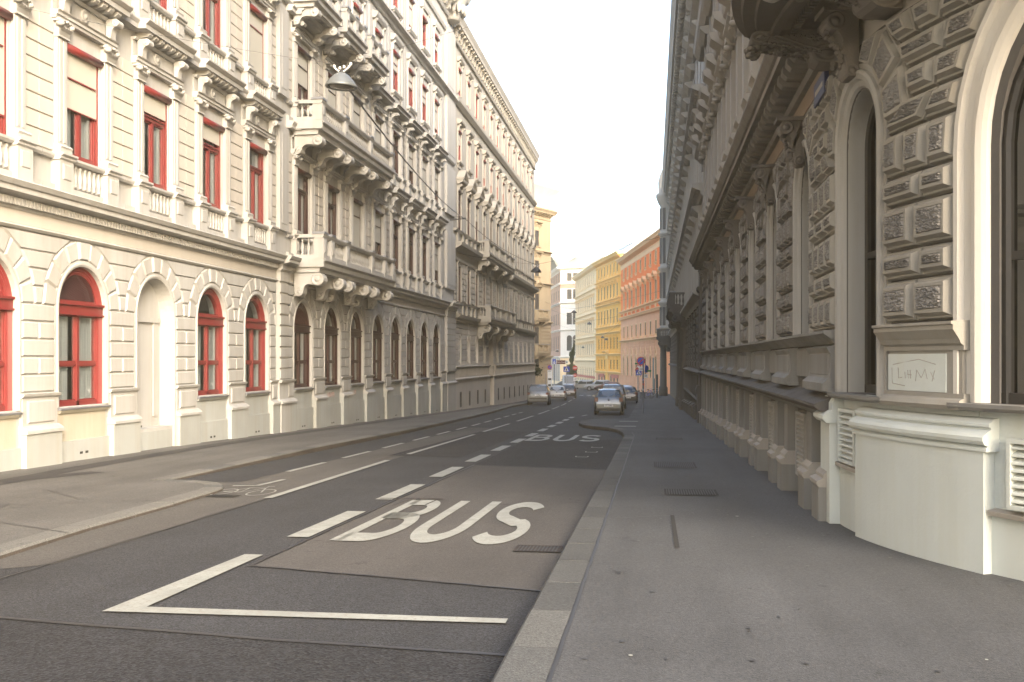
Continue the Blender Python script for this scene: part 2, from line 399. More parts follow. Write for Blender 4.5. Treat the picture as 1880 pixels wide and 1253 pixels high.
def win_rect(key, half, h, frame, trans=.7, roller=True, mull=True, t=.065, casing=.05, glass='glass'):
    f = MB(); rectframe(f, -half, half, 0, h, t+casing, -.1, .0)
    rectframe(f, -half, half, 0, h, casing, .0, .03)
    tz = h*trans; i = half-t-casing
    if trans: f.box(-i, i, -.09, .015, tz-.05, tz+.05); f.box(-i, i, .015, .05, tz+.03, tz+.06)
    if mull: f.box(-.045, .045, -.085, .0, t+casing, tz-.05 if trans else h-t-casing)
    for sg in (-1, 1):
        a, b = sorted((sg*.045, sg*i)); rectframe(f, a, b, t+casing, (tz-.05) if trans else h-t-casing, .035, -.08, -.02)
    p = MB(); paneface(p, -i, i, t, h-t, -.055)
    d = dict(frame=f.data('window', [frame]), pane=p.data('pane', [glass]), curtain=curtain_mesh(i, t, h-t), half=half, h=h)
    b = MB(); b.box(-half+casing, half-casing, .0, .008, -1, 0); b.box(-half+casing, half-casing, -.004, .02, -1.02, -1., 1)
    d['blind'] = b.data('roller_blind', ['blind', frame])
    r = MB(); r.lathe([(.085, -half*1.02), (.085, half*1.02)], (0, .08, h-.05), 10, 0, True, 'u'); d['roller'] = r.data('blind_roller', [frame])
    WIN[key] = d
def win_arch(key, half, h, frame, jamb=.17, band=.26, mesh_fan=False):
    f = MB(); n = 18
    f.arch(0, half-jamb, 0, h, [(0, -.12), (0, .0), (.03, .02), (.06, .0), (.09, .03), (.13, .0), (.16, .035), (jamb, .035), (jamb, -.12)], 0, n)
    zb = h-band*.5
    f.box(-half+.01, half-.01, -.1, .05, zb, zb+band-.05); f.box(-half-.02, half+.02, -.1, .10, zb+band-.05, zb+band); f.box(-half, half, .05, .08, zb, zb+.04)
    i = half-jamb; f.arch(0, i-.06, zb+band, zb+band+.001, [(0, -.09), (0, -.03), (.06, -.03), (.06, -.09)], 0, n)
    f.box(-i, i, -.09, -.02, zb+band, zb+band+.06)
    f.box(-.045, .045, -.09, .0, 0, zb); f.box(-i, i, -.09, -.01, h*.42, h*.42+.06); f.box(-i, i, -.1, .0, 0, .1)
    for sg in (-1, 1):
        for z0, z1 in ((.1, h*.42), (h*.42+.06, zb)):
            a, b = sorted((sg*.045, sg*i)); rectframe(f, a, b, z0, z1, .03, -.085, -.03)
    p = MB(); paneface(p, -i, i, .05, zb+.05, -.06)
    zc = zb+band; pts = [(i*cos(pi*k/n), zc+max(0, i*sin(pi*k/n)-.02)) for k in range(n+1)]
    p.add([(u, -.06, w) for u, w in pts], [tuple(reversed(range(n+1)))])
    d = dict(frame=f.data('window', [frame]), pane=p.data('pane', ['glass']), curtain=curtain_mesh(i, .1, zb), half=half, h=h)
    if mesh_fan:
        g = MB(); r = i-.05; st = .05; k = int(2*r/st)
        for a in range(-k, k+1):
            for sg in (-1, 1):                                     # diagonal lattice clipped to the half disc
                seg = []
                for q in range(41):
                    t = -1.5*r+3*r*q/40; u = a*st+t*.7071; w = sg*t*.7071+r*.5
                    if u*u+w*w < r*r and w > .04: seg.append((u, -.02-.002*sg, zc+w))
                if len(seg) > 1: g.tube([seg[0], seg[-1]], .0075, 4, 0, False)
        d['grille'] = g.data('lattice_grille', ['darkred'])
    WIN[key] = d
def put_window(fac, key, u, w, v, blind=0., curtain=True, name='window', label=None, grille=False):
    d = WIN[key]; f = fac.put(name, d['frame'], u, v, w)
    obj('pane', d['pane'], f)
    if curtain: obj('curtain', d['curtain'], f)
    if blind > 0: obj('roller_blind', d['blind'], f, (0, .012, d['h']-.06), 0, (1, 1, blind*d['h']))
    if blind >= 0 and 'roller' in d: obj('blind_roller', d['roller'], f)
    if grille: obj('lattice_grille', d['grille'], f)
    if label: f['label'] = label
    return f
# ================================================================== LEFT: cream building with red windows
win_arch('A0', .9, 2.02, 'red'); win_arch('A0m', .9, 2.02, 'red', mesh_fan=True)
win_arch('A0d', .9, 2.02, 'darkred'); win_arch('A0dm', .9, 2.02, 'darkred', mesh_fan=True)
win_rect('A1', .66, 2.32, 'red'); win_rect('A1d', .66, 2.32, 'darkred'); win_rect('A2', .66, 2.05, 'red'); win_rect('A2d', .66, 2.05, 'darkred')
win_rect('A3', .58, 1.95, 'red'); win_rect('A4', .56, 1.7, 'red')
A = empty('apartment_building', (-11.9, 38, -1.1), 'cream stucco palace with red window frames, arched ground floor and stone balconies, at left', 'building')
FA = Fac(A, -11.9, 0, -pi/2)
def PR(mb, prof, Ya, Yb, m=0): mb.prof(prof, -Yb, -Ya, m)
gax = [10.45, 13.6, 16.75, 19.9, 23.05, 26.2, 29.35, 33.45, 36.65, 39.85, 43.05, 46.1, 49.1, 52.1, 55.1]
Y0, Y1 = -26., 60.
NICHE = 23.05
# walls
mb = MB(FA); mb.wall(-Y1, -Y0, -1.9, 4.2, -.45, 0, [(-y, .9, .73 if y != NICHE else .05, 2.75, True) for y in gax])
mb.box(NICHE*-1-.9, -NICHE+.9, -.44, -.34, -.9, 3.8)                       # blind niche: back wall, pilaster strips, impost
for sg in (-1, 1): mb.box(-NICHE+sg*.62-.1, -NICHE+sg*.62+.1, -.34, -.30, .3, 2.6)
mb.box(-NICHE-.8, -NICHE+.8, -.34, -.27, 2.6, 2.72)
mb.build('ground_floor_wall', ['cream'], A)
mb = MB(FA)
for w0, w1, wb, wt, hf in ((4.2, 9.5, 5.83, 8.15, .66), (9.5, 13.3, 10.23, 12.28, .66), (13.3, 17.2, 14.08, 16.03, .58), (17.2, 24., 17.93, 19.63, .56)):
    mb.wall(-Y1, -Y0, w0, w1, -.45, 0, [(-y, hf, wb, wt, False) for y in gax])
mb.build('upper_wall', ['cream'], A)
mb = MB(FA); mb.box(-Y1, -Y0, -1.25, -1.2, -1.9, 24., 1); mb.box(-Y1, -Y0, -16, -1.25, -1.9, 24.)
mb.build('rear_wall', ['cream', 'room'], A)
mb = MB(FA); mb.side([(.55, 24.35), (-4.5, 28.3), (-12, 28.3), (-16, 24.), (-.3, 24.)], -Y1+.02, -Y0); mb.build('roof', ['roof'], A)

# rusticated ground floor
mb = MB(FA); pl = MB(FA)
for k, y in enumerate(gax):
    u = -y; ya = gax[k-1] if k else y-3.15; yb = gax[k+1] if k+1 < len(gax) else 57.4
    mb.arch(u, .9, .73 if y != NICHE else -.5, 2.75, [(0, -.2), (0, .035), (.035, .055), (.075, .055), (.085, .03), (.125, .03), (.125, 0)], 0, 20)
    n = 9                                                                # voussoirs
    for i in range(n):
        a, b = pi-pi*i/n-.012, pi-pi*(i+1)/n+.012
        ro = 1.43; q = [(u+1.03*cos(a), 2.76+1.03*sin(a)), (u+ro*cos(a), 2.76+ro*sin(a)), (u+ro*cos(b), 2.76+ro*sin(b)), (u+1.03*cos(b), 2.76+1.03*sin(b))]
        if i == 4: q = [(x, min(z, 4.17)) for x, z in q]
        mb.frus(q, 0, .045 if i != 4 else .062, .03)
    # pier to the right (towards larger Y)
    p0, p1 = y+1.04, yb-1.04
    if k+1 == len(gax): p1 = yb-.03
    if k == 6: segs = [(p0, 30.9), (31.78, p1)]
    else: segs = [(p0, p1)]
    for s0, s1 in segs:
        for r in range(5):
            w = 1.06+.345*r
            cut = [s0, (s0+s1)/2, s1] if r % 2 and s1-s0 > .7 else [s0, s1]
            for c0, c1 in zip(cut, cut[1:]): mb.rect(-c1+.006, -c0-.006, w, w+.335, 0, .042, .03)
    if k < len(gax)-1:
        for r in range(4):                                               # spandrels between the arches
            w = 2.785+.345*r; rr = math.sqrt(max(0, 1.46**2-(w-2.76)**2)); rr2 = math.sqrt(max(0, 1.46**2-(min(w+.33, 4.17)-2.76)**2))
            s0, s1, t0, t1 = y+rr, yb-rr, y+rr2, yb-rr2
            if k == 6: 
                for (x0, x1, z0, z1) in ((s0, 30.9, t0, 30.9), (31.78, s1, 31.78, t1)):
                    if x1-x0 > .05: mb.frus([(-x1, w), (-x0, w), (-z0, w+.33), (-z1, w+.33)], 0, .055, .03)
            elif s1-s0 > .08: mb.frus([(-s1, w), (-s0, w), (-t0, w+.33), (-t1, w+.335)], 0, .042, .03)
    # pedestal, ledge and plinth of the pier
    for s0, s1 in segs:
        a, b = -s1-.03, -s0+.03
        pl.prof([(0, .95), (.07, .95), (.12, .985), (.14, 1.035), (.0, 1.05)], a-.05, b+.05)
        pl.box(a, b, 0, .07, .36, .95); pl.rect(a+.12, b-.12, .46, .9, .07, .1, .03)
        pl.prof([(0, .27), (.2, .27), (.2, .33), (.14, .38), (.07, .42), (0, .42)], a-.04, b+.04)
        pl.box(a-.02, b+.02, 0, .16, -1.9, .27, 1)
    if y != NICHE:
        pl.box(u-.98, u+.98, 0, .05, -1.9, .02, 1); pl.box(u-.9, u+.9, -.1, .004, .02, .66, 2 if y < 22 else 1)
        pl.prof([(-.1, .6), (.05, .6), (.09, .655), (-.1, .66)], u-.9, u+.9, 2 if y < 22 else 1)
        for sg in (-.09, .12): pl.box(u+sg-.055, u+sg+.055, .04, .0515, -.3-.025*max(0, y-20)+.02, -.25-.025*max(0, y-20)+.02, 3)
    else: pl.box(u-.75, u+.75, -.34, .03, -1.9, -.02, 1)
mb.build('rusticated_masonry', ['cream'], A)
mb = MB(FA)
for u0, n in ((-36.2, 5), (-39.5, 2)):                                   # faded spray tags under two windows
    for i in range(n):
        a = u0-.17*i; mb.tube([(a+.06*cos(t*.9+i), .007, .38+.1*sin(t*.9*(1+.3*(i % 2)))) for t in range(8)], .006, 4)
mb.build('graffiti', ['tag'], A)
mb = MB(FA)
for i in range(3): mb.box(-22.75-.13*i-.03, -22.75-.13*i+.03, -.35, -.33, .02, .1)
mb.build('vent_slot', ['black'], A)
pl.build('pier_plinths', ['cream', 'plinthA', 'yellowstone', 'black'], A)
# projecting corner strips (start of the centre block, and the far end)
mb = MB(FA)
for a, b in ((30.95, 31.73), (57.45, 59.98)):
    if a > 50: mb.build('corner_pilaster', ['cream'], A); mb = MB(FA)
    for r in range(9): mb.rect(-b, -a, 1.06+.345*r, 1.39+.345*r, 0, .17, .03)
    mb.box(-b+.01, -a-.01, 0, .13, .4, 4.2); mb.box(-b, -a, 0, .2, -1.9, .3); mb.prof([(0, .28), (.26, .28), (.26, .34), (.14, .42), (0, .42)], -b-.03, -a+.03)
    mb.prof([(0, .95), (.2, .95), (.24, 1.04), (0, 1.06)], -b-.02, -a+.02)
    for w in ((5.85, 9.2), (10.2, 13.), (13.5, 17.1), (17.5, 21.2)):
        mb.box(-b, -a, 0, .15, w[0], w[1]); mb.rect(-b+.15, -a-.15, w[0]+.2, w[1]-.2, .15, .165, .02)
mb.lathe([(.55, 0), (.62, .3), (.8, .9), (1.05, 1.3), (1.15, 1.5)], (-58.7, .1, 21.6), 12)
for i in range(9):
    a = pi*i/8; mb.lathe([(.02, .5), (.16, .35), (.14, .1), (.05, -.1)], (-58.7+.85*cos(a), .1+.85*abs(sin(a)), 22.), 6)
mb.build('corner_pilaster', ['cream'], A)
# belt course over the ground floor
mb = MB(FA)
PR(mb, [(0, 4.17), (.06, 4.17), (.1, 4.215), (.06, 4.26), (0, 4.27)], Y0, Y1)
PR(mb, [(0, 4.27), (.03, 4.27), (.03, 4.52), (0, 4.52)], Y0, Y1, 1)
cor = [(0, 4.52), (.05, 4.52), (.07, 4.56), (.1, 4.57), (.1, 4.73), (.2, 4.75), (.34, 4.79), (.34, 4.88), (.38, 4.9), (.43, 4.985), (.4, 5.01), (0, 5.06)]
PR(mb, cor, Y0, Y1)
for a, b in ((30.9, 31.8), (57.4, 60.)): PR(mb, [(v+.14 if v else v, w+(.004 if w > 5 else 0)) for v, w in cor], a, b); PR(mb, [(.03, 4.2), (.17, 4.2), (.17, 4.52), (.03, 4.52)], a+.05, b-.02)
y = 12.
while y < 57.3:
    if not 30.85 < y < 31.85: mb.box(-y-.035, -y+.035, .1, .165, 4.585, 4.72)
    y += .118
mb.build('belt_cornice', ['cream', 'beige'], A)

def order(wb, cap0, wwt, c0, c1, ent, ctop, cproj, bal=True, mod=True, cons=.36, half=.66):
    """window order: pedestals, two pilasters, architrave, consoles, modillions, cornice (u centred on the window)"""
    m = MB(); pu = half+.23; pw = .34
    m.prof([(0, wb), (.1, wb), (.1, wb+.14), (0, wb+.17)], -1.57, 1.57)
    for sg in (-1, 1):
        a, b = sg*pu-.24, sg*pu+.24
        m.box(a, b, 0, .2, wb, cap0-.1); m.rect(a+.09, b-.09, wb+.24, cap0-.18, .2, .222, .025); m.rect(a+.14, b-.14, wb+.3, cap0-.24, .222, .2, .02)
        m.prof([(0, cap0-.12), (.2, cap0-.12), (.24, cap0-.09), (.24, cap0-.05), (.29, cap0-.02), (.29, cap0+.02), (0, cap0+.04)], a-.03, b+.03)
        m.box(sg*pu-pw*.62, sg*pu+pw*.62, 0, .19, cap0+.03, cap0+.12); m.prof([(0, cap0+.12), (.19, cap0+.12), (.21, cap0+.155), (.17, cap0+.2), (0, cap0+.2)], sg*pu-pw*.6, sg*pu+pw*.6)
        m.box(sg*pu-pw/2, sg*pu+pw/2, 0, .1, cap0+.2, c0)
        m.rect(sg*pu-pw/2+.05, sg*pu-pw*.08, cap0+.26, c0-.05, .1, .115, .012); m.rect(sg*pu+pw*.08, sg*pu+pw/2-.05, cap0+.26, c0-.05, .1, .115, .012)
        m.capital(sg*pu, pw, 0, .13, c0, c1)
        m.console(sg*pu, .2, .08, ent-.02, cons, ent-c1-.16)
    m.prof([(0, cap0-.1), (.13, cap0-.1), (.17, cap0-.05), (.17, cap0), (0, cap0+.02)], -pu+.2, pu-.2)
    m.prof([(0, cap0-.1), (.08, cap0-.1), (.11, cap0-.05), (.11, cap0), (0, cap0+.02)], -1.57, -pu-.25); m.prof([(0, cap0-.1), (.08, cap0-.1), (.11, cap0-.05), (.11, cap0), (0, cap0+.02)], pu+.25, 1.57)
    m.box(-pu+.24, pu-.24, 0, .04, wb+.17, cap0-.1)
    if bal: m.balusters(-pu+.27, pu-.27, .055, wb+.19, cap0-.12, 7, .05, 0, 6)
    m.prof([(0, c1), (.12, c1), (.13, c1+.06), (.16, c1+.07), (.16, c1+.13), (.2, c1+.16), (0, c1+.17)], -pu-.26, pu+.26)
    m.lathe([(.14, .0), (.15, .05), (.1, .06), (.07, .03), (.05, .08), (.01, .09)], (0, 0.02, (c1+.17+ent)/2), 12, 0, True, 'v')
    m.box(-pu-.24, pu+.24, 0, .04, c1+.17, ent)
    m.prof([(0, ent-.06), (.1, ent-.06), (.14, ent), (0, ent)], -pu-.25, pu+.25)
    if mod:
        for i in range(7): 
            a = -pu+.02+i*(2*pu-.04)/6; m.side([(.0, ent), (cproj*.62, ent+.04), (cproj*.72, ent+.09), (cproj*.72, ent+.15), (0, ent+.15)], a-.075, a+.075)
    e = ent+.15
    m.prof([(0, e), (cproj*.8, e), (cproj*.82, e+.1), (cproj*.88, e+.12), (cproj, ctop-.06), (cproj, ctop-.02), (0, ctop+.02)], -pu-.33, pu+.33)
    f = cproj*.55
    for s0, s1 in ((-1.59, -pu-.335), (pu+.335, 1.59)): m.prof([(0, e), (f*.8, e), (f*.82, e+.1), (f*.88, e+.12), (f, ctop-.062), (f, ctop-.022), (0, ctop+.018)], s0, s1)
    for sg in (-1, 1):                                            # channelled beige wall between the pairs of pilasters
        a, b = sorted((sg*(pu+pw/2+.02), sg*1.58)); w = cap0+.06
        while w < c1-.05: m.rect(a, b, w, min(w+.325, c1), 0, .035, .014, 1); w += .335
    return m.data('window_surround', ['cream', 'beige'])
S1 = order(5.06, 5.81, 8.15, 8.19, 8.53, 9.14, 9.53, .5, cons=.3)
S2 = order(9.55, 10.21, 12.28, 12.3, 12.56, 12.98, 13.34, .5, True, False, .34)
def simple_sur(half, h, hood, sill=True, ped=False, strip=0, mats=('cream', 'beige'), proj=.3):
    m = MB()
    m.arch(0, half, 0, h, [(0, -.2), (0, .05), (.06, .07), (.12, .07), (.15, .03), (.15, 0)], 0, arch=False)
    if hood:
        m.box(-half-.15, half+.15, 0, .06, h+.15, h+.34); m.prof([(0, h+.34), (.14, h+.34), (proj*.9, h+.46), (proj, h+.56), (proj, h+.6), (0, h+.66)], -half-.28, half+.28)
        for sg in (-1, 1): m.console(sg*(half+.08), .13, .04, h+.34, proj*.7, .4)
    if ped:
        m.side([(0, h+.66), (proj, h+.6), (proj, h+.62), (0, h+.68)], -half-.28, half+.28)
        for a, b in (((-half-.32, h+.6), (0, h+1.15)), ((half+.32, h+.6), (0, h+1.15))):
            m.poly([a, (b[0], b[1]), (b[0], b[1]+.13), (a[0], a[1]+.13)], 0, proj+.05)
        m.poly([(-half-.2, h+.62), (half+.2, h+.62), (0, h+1.1)], 0, .12)
    if sill:
        m.prof([(0, -.14), (.14, -.14), (.2, -.06), (.2, 0), (0, .02)], -half-.22, half+.22)
        m.box(-half-.1, half+.1, 0, .06, -.42, -.14)
        for sg in (-1, 1): m.console(sg*(half+.06), .12, 0, -.14, .14, .25)
    if strip:
        for sg in (-1, 1): m.box(sg*1.3-strip, sg*1.3+strip, 0, .07, -.5, h+.7)
    return m.data('window_surround', list(mats))
S3 = simple_sur(.58, 1.95, True, strip=.18, proj=.25); S4 = simple_sur(.56, 1.7, True, strip=.16, proj=.2)
blinds1 = {10.45: .3, 13.6: .6, 16.75: .80, 19.9: .52, 23.05: .22, 26.2: .2, 29.35: 0, 33.45: .0, 36.65: .0, 39.85: .98, 43.05: .55, 46.1: 0, 49.1: 0, 52.1: .1, 55.1: .62}
for k, y in enumerate(gax):
    u = -y; dark = y > 31.5  # bays lying in shade take the darkened red frames
    if y != NICHE:
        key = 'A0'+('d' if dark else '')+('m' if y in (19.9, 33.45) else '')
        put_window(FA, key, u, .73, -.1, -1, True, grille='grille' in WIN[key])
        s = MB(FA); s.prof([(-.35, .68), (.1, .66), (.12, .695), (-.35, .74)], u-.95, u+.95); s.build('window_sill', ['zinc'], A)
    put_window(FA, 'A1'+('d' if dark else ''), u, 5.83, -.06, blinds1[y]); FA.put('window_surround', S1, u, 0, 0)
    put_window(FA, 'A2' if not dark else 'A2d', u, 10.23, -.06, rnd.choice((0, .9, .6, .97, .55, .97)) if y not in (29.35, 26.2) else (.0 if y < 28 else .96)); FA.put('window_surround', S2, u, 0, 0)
    put_window(FA, 'A3', u, 14.08, -.06, rnd.choice((0, .4, .75, .97, .97, .6))); FA.put('window_surround', S3, u, 0, 14.08)
    put_window(FA, 'A4', u, 17.93, -.06, rnd.choice((0, .4, .75, .97))); FA.put('window_surround', S4, u, 0, 17.93)
# upper strings and main cornice
mb = MB(FA)
for a, b in ((8.87, 31.35), (31.4, 60)):
    PR(mb, [(0, 13.34), (.1, 13.34), (.16, 13.42), (.16, 13.5), (0, 13.55)], a, b)
    PR(mb, [(0, 17.0), (.12, 17.0), (.2, 17.15), (.36, 17.2), (.36, 17.3), (0, 17.4)], a, b)
PR(mb, [(0, 9.1), (.1, 9.1), (.1, 9.3), (.3, 9.45), (.3, 9.52), (0, 9.56)], Y0, 8.9)
mb.build('string_course', ['cream'], A)
mb = MB(FA)
PR(mb, [(0, 20.7), (.1, 20.7), (.16, 20.85), (0, 20.9)], Y0, Y1)
PR(mb, [(0, 21.7), (.12, 21.7), (.2, 21.85), (0, 21.9)], Y0, Y1)
y = 9.
while y < 59.8: mb.console(-y, .28, .05, 22.75, .75, .85); y += .95
PR(mb, [(0, 22.75), (.85, 22.75), (.85, 22.95), (.95, 23.), (1.15, 23.35), (1.15, 23.5), (0, 23.6)], Y0, Y1)
PR(mb, [(.9, 23.6), (1.12, 23.6), (1.18, 23.8), (.9, 23.8)], Y0, Y1); PR(mb, [(-.4, 23.6), (.5, 23.6), (.5, 24.35), (-.4, 24.35)], Y0, Y1)
mb.build('main_cornice', ['cream'], A)

def balcony(fac, root, u0, u1, wtop, depth, wrail, brk, bw, bh, mats, groups, v0=0., blen=None, name='balcony', slab=.45):
    """slab with moulded edge; children: balustrade, one bracket per console"""
    m = MB(fac); d = depth
    m.prof([(v0, wtop-slab), (d-.22, wtop-slab), (d-.2, wtop-slab*.72), (d-.1, wtop-slab*.6), (d-.08, wtop-slab*.3), (d, wtop-.06), (d, wtop), (v0, wtop)], u0+.1, u1-.1)
    for a, b in ((u0, u0+.1), (u1-.1, u1)): m.box(a, b, v0, d-.03, wtop-slab*.62, wtop-.02)
    n = 3
    for i in range(n):                                             # coffers under the slab
        a = u0+.3+(u1-u0-.6)*i/n; b = a+(u1-u0-.6)/n-.15; rectframe2(m, a, b, v0+.15, d-.35, wtop-slab-.04, wtop-slab)
    o = m.build(name, mats, root)
    r = MB(fac); r.box(u0+.12, u1-.12, d-.36, d-.1, wtop, wtop+.14); r.prof([(d-.4, wrail-.12), (d-.36, wrail-.14), (d-.1, wrail-.14), (d-.05, wrail-.05), (d-.05, wrail), (d-.4, wrail)], u0+.08, u1-.08)
    for a in (u0+.12, u1-.38):
        r.box(a, a+.26, v0+.1, d-.36, wtop, wtop+.14); r.box(a-.03, a+.29, v0+.05, d-.4, wrail-.12, wrail-.004)
        for i in range(max(3, int((d-.55)/.17))):
            k = max(3, int((d-.55)/.17)); vv = v0+.15+(d-.55)*(i+.5)/k
            r.balusters(a+.08, a+.18, vv, wtop+.14, wrail-.13, 1, .065, 0, 7)
    edges = [u0+.12]+groups+[u1-.12]
    for e in edges: r.box(e-.17 if e not in (edges[0], edges[-1]) else min(max(e-.17, u0+.1), u1-.44), (e+.17 if e not in (edges[0], edges[-1]) else min(max(e-.17, u0+.1), u1-.44)+.34), d-.4, d-.06, wtop+.02, wrail-.13)
    for e in edges:
        c = min(max(e, u0+.27), u1-.27); r.box(c-.22, c+.22, d-.44, d-.02, wrail, wrail+.07, 1); r.rect(c-.1, c+.1, wtop+.2, wrail-.2, d-.06, d-.04, .02)
    for e0, e1 in zip(edges, edges[1:]): r.balusters(e0+.2, e1-.2, d-.23, wtop+.14, wrail-.13, max(2, int((e1-e0-.4)/.19)), .075, 0, 8)
    r.build('balustrade', [mats[0], 'zinc'], o)
    for b in brk:
        k = MB(fac); k.console(b, bw, v0, wtop-slab-.005, blen or d-.18, bh); k.build('bracket', mats, o)
    return o
def rectframe2(m, a, b, v0, v1, w0, w1):
    t = .09
    m.box(a, a+t, v0, v1, w0, w1); m.box(b-t, b, v0, v1, w0, w1); m.box(a+t, b-t, v0, v0+t, w0, w1); m.box(a+t, b-t, v1-t, v1, w0, w1)
balcony(FA, A, -41.75, -32.2, 5.03, 1.2, 5.85, [-32.55, -34.75, -35.85, -38., -39.15, -41.3], .36, .78, ['cream'], [-33.3, -35.05, -38.3, -40.2], .1)
balcony(FA, A, -41.75, -32.2, 9.6, 1.15, 10.3, [-32.55, -34.75, -35.85, -38., -39.15, -41.3], .34, .62, ['cream'], [-35.05, -38.3], .1)
for y in (33.45, 36.65, 39.85):
    balcony(FA, A, -y-1.35, -y+1.35, 13.75, 1.05, 14.4, [-y-1., -y+1.], .3, .55, ['cream'], [-y], .1, name='canopy_balcony', slab=.4)

# ================================================================== LEFT: grey-cream building next door
B = empty('apartment_building', (-11.9, 83, -2.2), 'grey-cream building beyond the cream palace, with triangular window gables and stacked portal balconies', 'building')
FB = Fac(B, -11.9, 0, -pi/2)
win_rect('B1', .5, 2.2, 'darkred', .72, False, glass='farglass'); win_rect('B2', .52, 2.4, 'darkred', .72, False, glass='farglass'); win_rect('B3', .5, 1.95, 'red', 0, False, glass='farglass'); win_rect('B4', .48, 1.6, 'red', 0, False, glass='farglass'); win_rect('Bs', .3, .95, 'trim', 0, False, False, glass='farglass')
bax = [61.9+3.1*i for i in range(13)]; PORT = bax[4]
mb = MB(FB); y0, y1 = 60.02, 102.3
mb.wall(-y1, -y0, -2.9, .47, -.5, .1, [(-y, .3, -1.25-.012*(y-60), -.3-.012*(y-60), False) for y in bax if y != PORT]+[(-PORT, 1.0, -2.6, .465, False)])
mb.build('basement_wall', ['bst2'], B)
mb = MB(FB); mb.wall(-y1, -y0, .47, 4.15, -.5, 0, [(-y, .42, 1.45, 2.75, True) for y in bax if y != PORT]+[(-PORT, 1.0, .47, 2.6, True)])
for y in bax:
    if y == PORT: continue
    mb.box(-y-.42, -y+.42, -.4, -.3, 1.4, 3.3)
    mb.arch(-y, .42, 1.45, 2.75, [(0, -.1), (0, .05), (.1, .06), (.1, 0)], 0, 10)
mb.build('ground_floor_wall', ['bst2'], B)
mb = MB(FB)
for i in range(14):
    c = 60.35+3.1*i
    for r in range(8):
        w = 1.3+.33*r; h = 1.0 if w < 2.7 else (.92 if w < 3.1 else 1.5)
        for yy in ((c,) if c > 61 else (c+.5,)):
            a, b = yy-h, yy+h
            if abs(yy-PORT) < 2.4 and abs(yy-PORT) > .5: 
                if yy < PORT: b = min(b, PORT-1.15)
                else: a = max(a, PORT+1.15)
            a, b = max(a, 60.1), min(b, 102.2)
            if b-a > .1: mb.rect(-b, -a, w, w+.3, 0, .05, .03)
PRB = PR
PR(mb, [(0, 1.18), (.2, 1.18), (.24, 1.26), (.1, 1.3), (0, 1.3)], y0, PORT-1.2); PR(mb, [(0, 1.18), (.2, 1.18), (.24, 1.26), (.1, 1.3), (0, 1.3)], PORT+1.2, y1)
for a, b in ((y0, PORT-1.2), (PORT+1.2, y1)):
    PR(mb, [(0, .44), (.2, .44), (.2, .5), (.12, .55), (0, .55)], a, b)
    y = a+.2
    while y < b-.3: mb.side([(0, .56), (.06, .56), (.16, 1.17), (0, 1.17)], -y-.2, -y); y += .36
mb.build('rusticated_masonry', ['bst2'], B)
mb = MB(FB)
for w0, w1, wb, wt, hf in ((4.15, 8.75, 5.28, 7.48, .5), (8.75, 13.9, 9.75, 12.15, .52), (13.9, 17.7, 13.85+.1, 15.85, .5), (17.7, 22., 18.1, 19.7, .48)):
    mb.wall(-y1, -y0, w0, w1, -.5, 0, [(-y, hf, wb, wt, False) for y in bax])
mb.build('upper_wall', ['bup'], B)
mb = MB(FB); mb.box(-y1, -y0, -1.3, -1.25, -2.9, 22, 1); mb.box(-y1, -y0, -15, -1.3, -2.9, 22.); mb.build('rear_wall', ['bup', 'room'], B)
mb = MB(FB); mb.side([(.4, 22.5), (-5, 26.6), (-11, 26.6), (-15, 22), (0, 22)], -y1, -y0-.02); mb.build('roof', ['roof'], B)
mb = MB(FB)
PR(mb, [(0, 4.0), (.1, 4.0), (.14, 4.15), (.35, 4.25), (.4, 4.42), (0, 4.48)], y0, y1); PR(mb, [(0, 5.1), (.16, 5.1), (.2, 5.22), (0, 5.25)], y0, y1)
y = 60.3
while y < 102.1: mb.box(-y-.05, -y+.05, .1, .2, 4.02, 4.13); y += .2
PR(mb, [(0, 7.75), (.08, 7.75), (.12, 7.9), (0, 7.92)], y0, y1)
PR(mb, [(0, 8.35), (.15, 8.4), (.5, 8.6), (.55, 8.8), (0, 8.88)], y0, y1); PR(mb, [(0, 9.5), (.16, 9.5), (.22, 9.62), (0, 9.66)], y0, y1)
for y in bax:
    for sg in (-1, 1): mb.box(-y+sg*.85-.18, -y+sg*.85+.18, 0, .14, 4.48, 5.1); mb.box(-y+sg*.85-.18, -y+sg*.85+.18, 0, .14, 8.88, 9.5)
    mb.rect(-y-.55, -y+.55, 4.6, 5.02, 0, -.05+.1, .03)
mb.build('belt_cornice', ['bup'], B)
mb = MB(FB)
PR(mb, [(0, 17.2), (.12, 17.2), (.3, 17.4), (.32, 17.55), (0, 17.62)], y0, y1)
PR(mb, [(0, 20.9), (.15, 20.9), (.2, 21.05), (0, 21.1)], y0, y1)
y = 60.5
while y < 102.1: mb.console(-y, .26, .03, 21.85, .36, .62); y += .8
PR(mb, [(0, 21.85), (.42, 21.85), (.44, 22.05), (.55, 22.3), (.56, 22.4), (0, 22.5)], y0, y1)
mb.build('main_cornice', ['bup'], B)
def b1_sur():
    m = MB(); m.arch(0, .5, 0, 2.2, [(0, -.2), (0, .05), (.08, .08), (.16, .05), (.16, 0)], 0, arch=False)
    m.prof([(0, 2.36), (.1, 2.36), (.16, 2.46), (0, 2.5)], -.7, .7)
    for sg in (-1, 1):
        for r in range(6):
            a, b = sorted((sg*.78, sg*1.5)); m.rect(a, b, .05+.36*r, .05+.36*r+.32, 0, .05, .03)
    return m.data('window_surround', ['bup'])
T1 = b1_sur(); T2 = simple_sur(.52, 2.4, True, False, True, mats=('bup',), proj=.42); T3 = simple_sur(.5, 1.9, True, mats=('bup',), proj=.32); T4 = simple_sur(.48, 1.6, True, False, mats=('bup',), proj=.28)
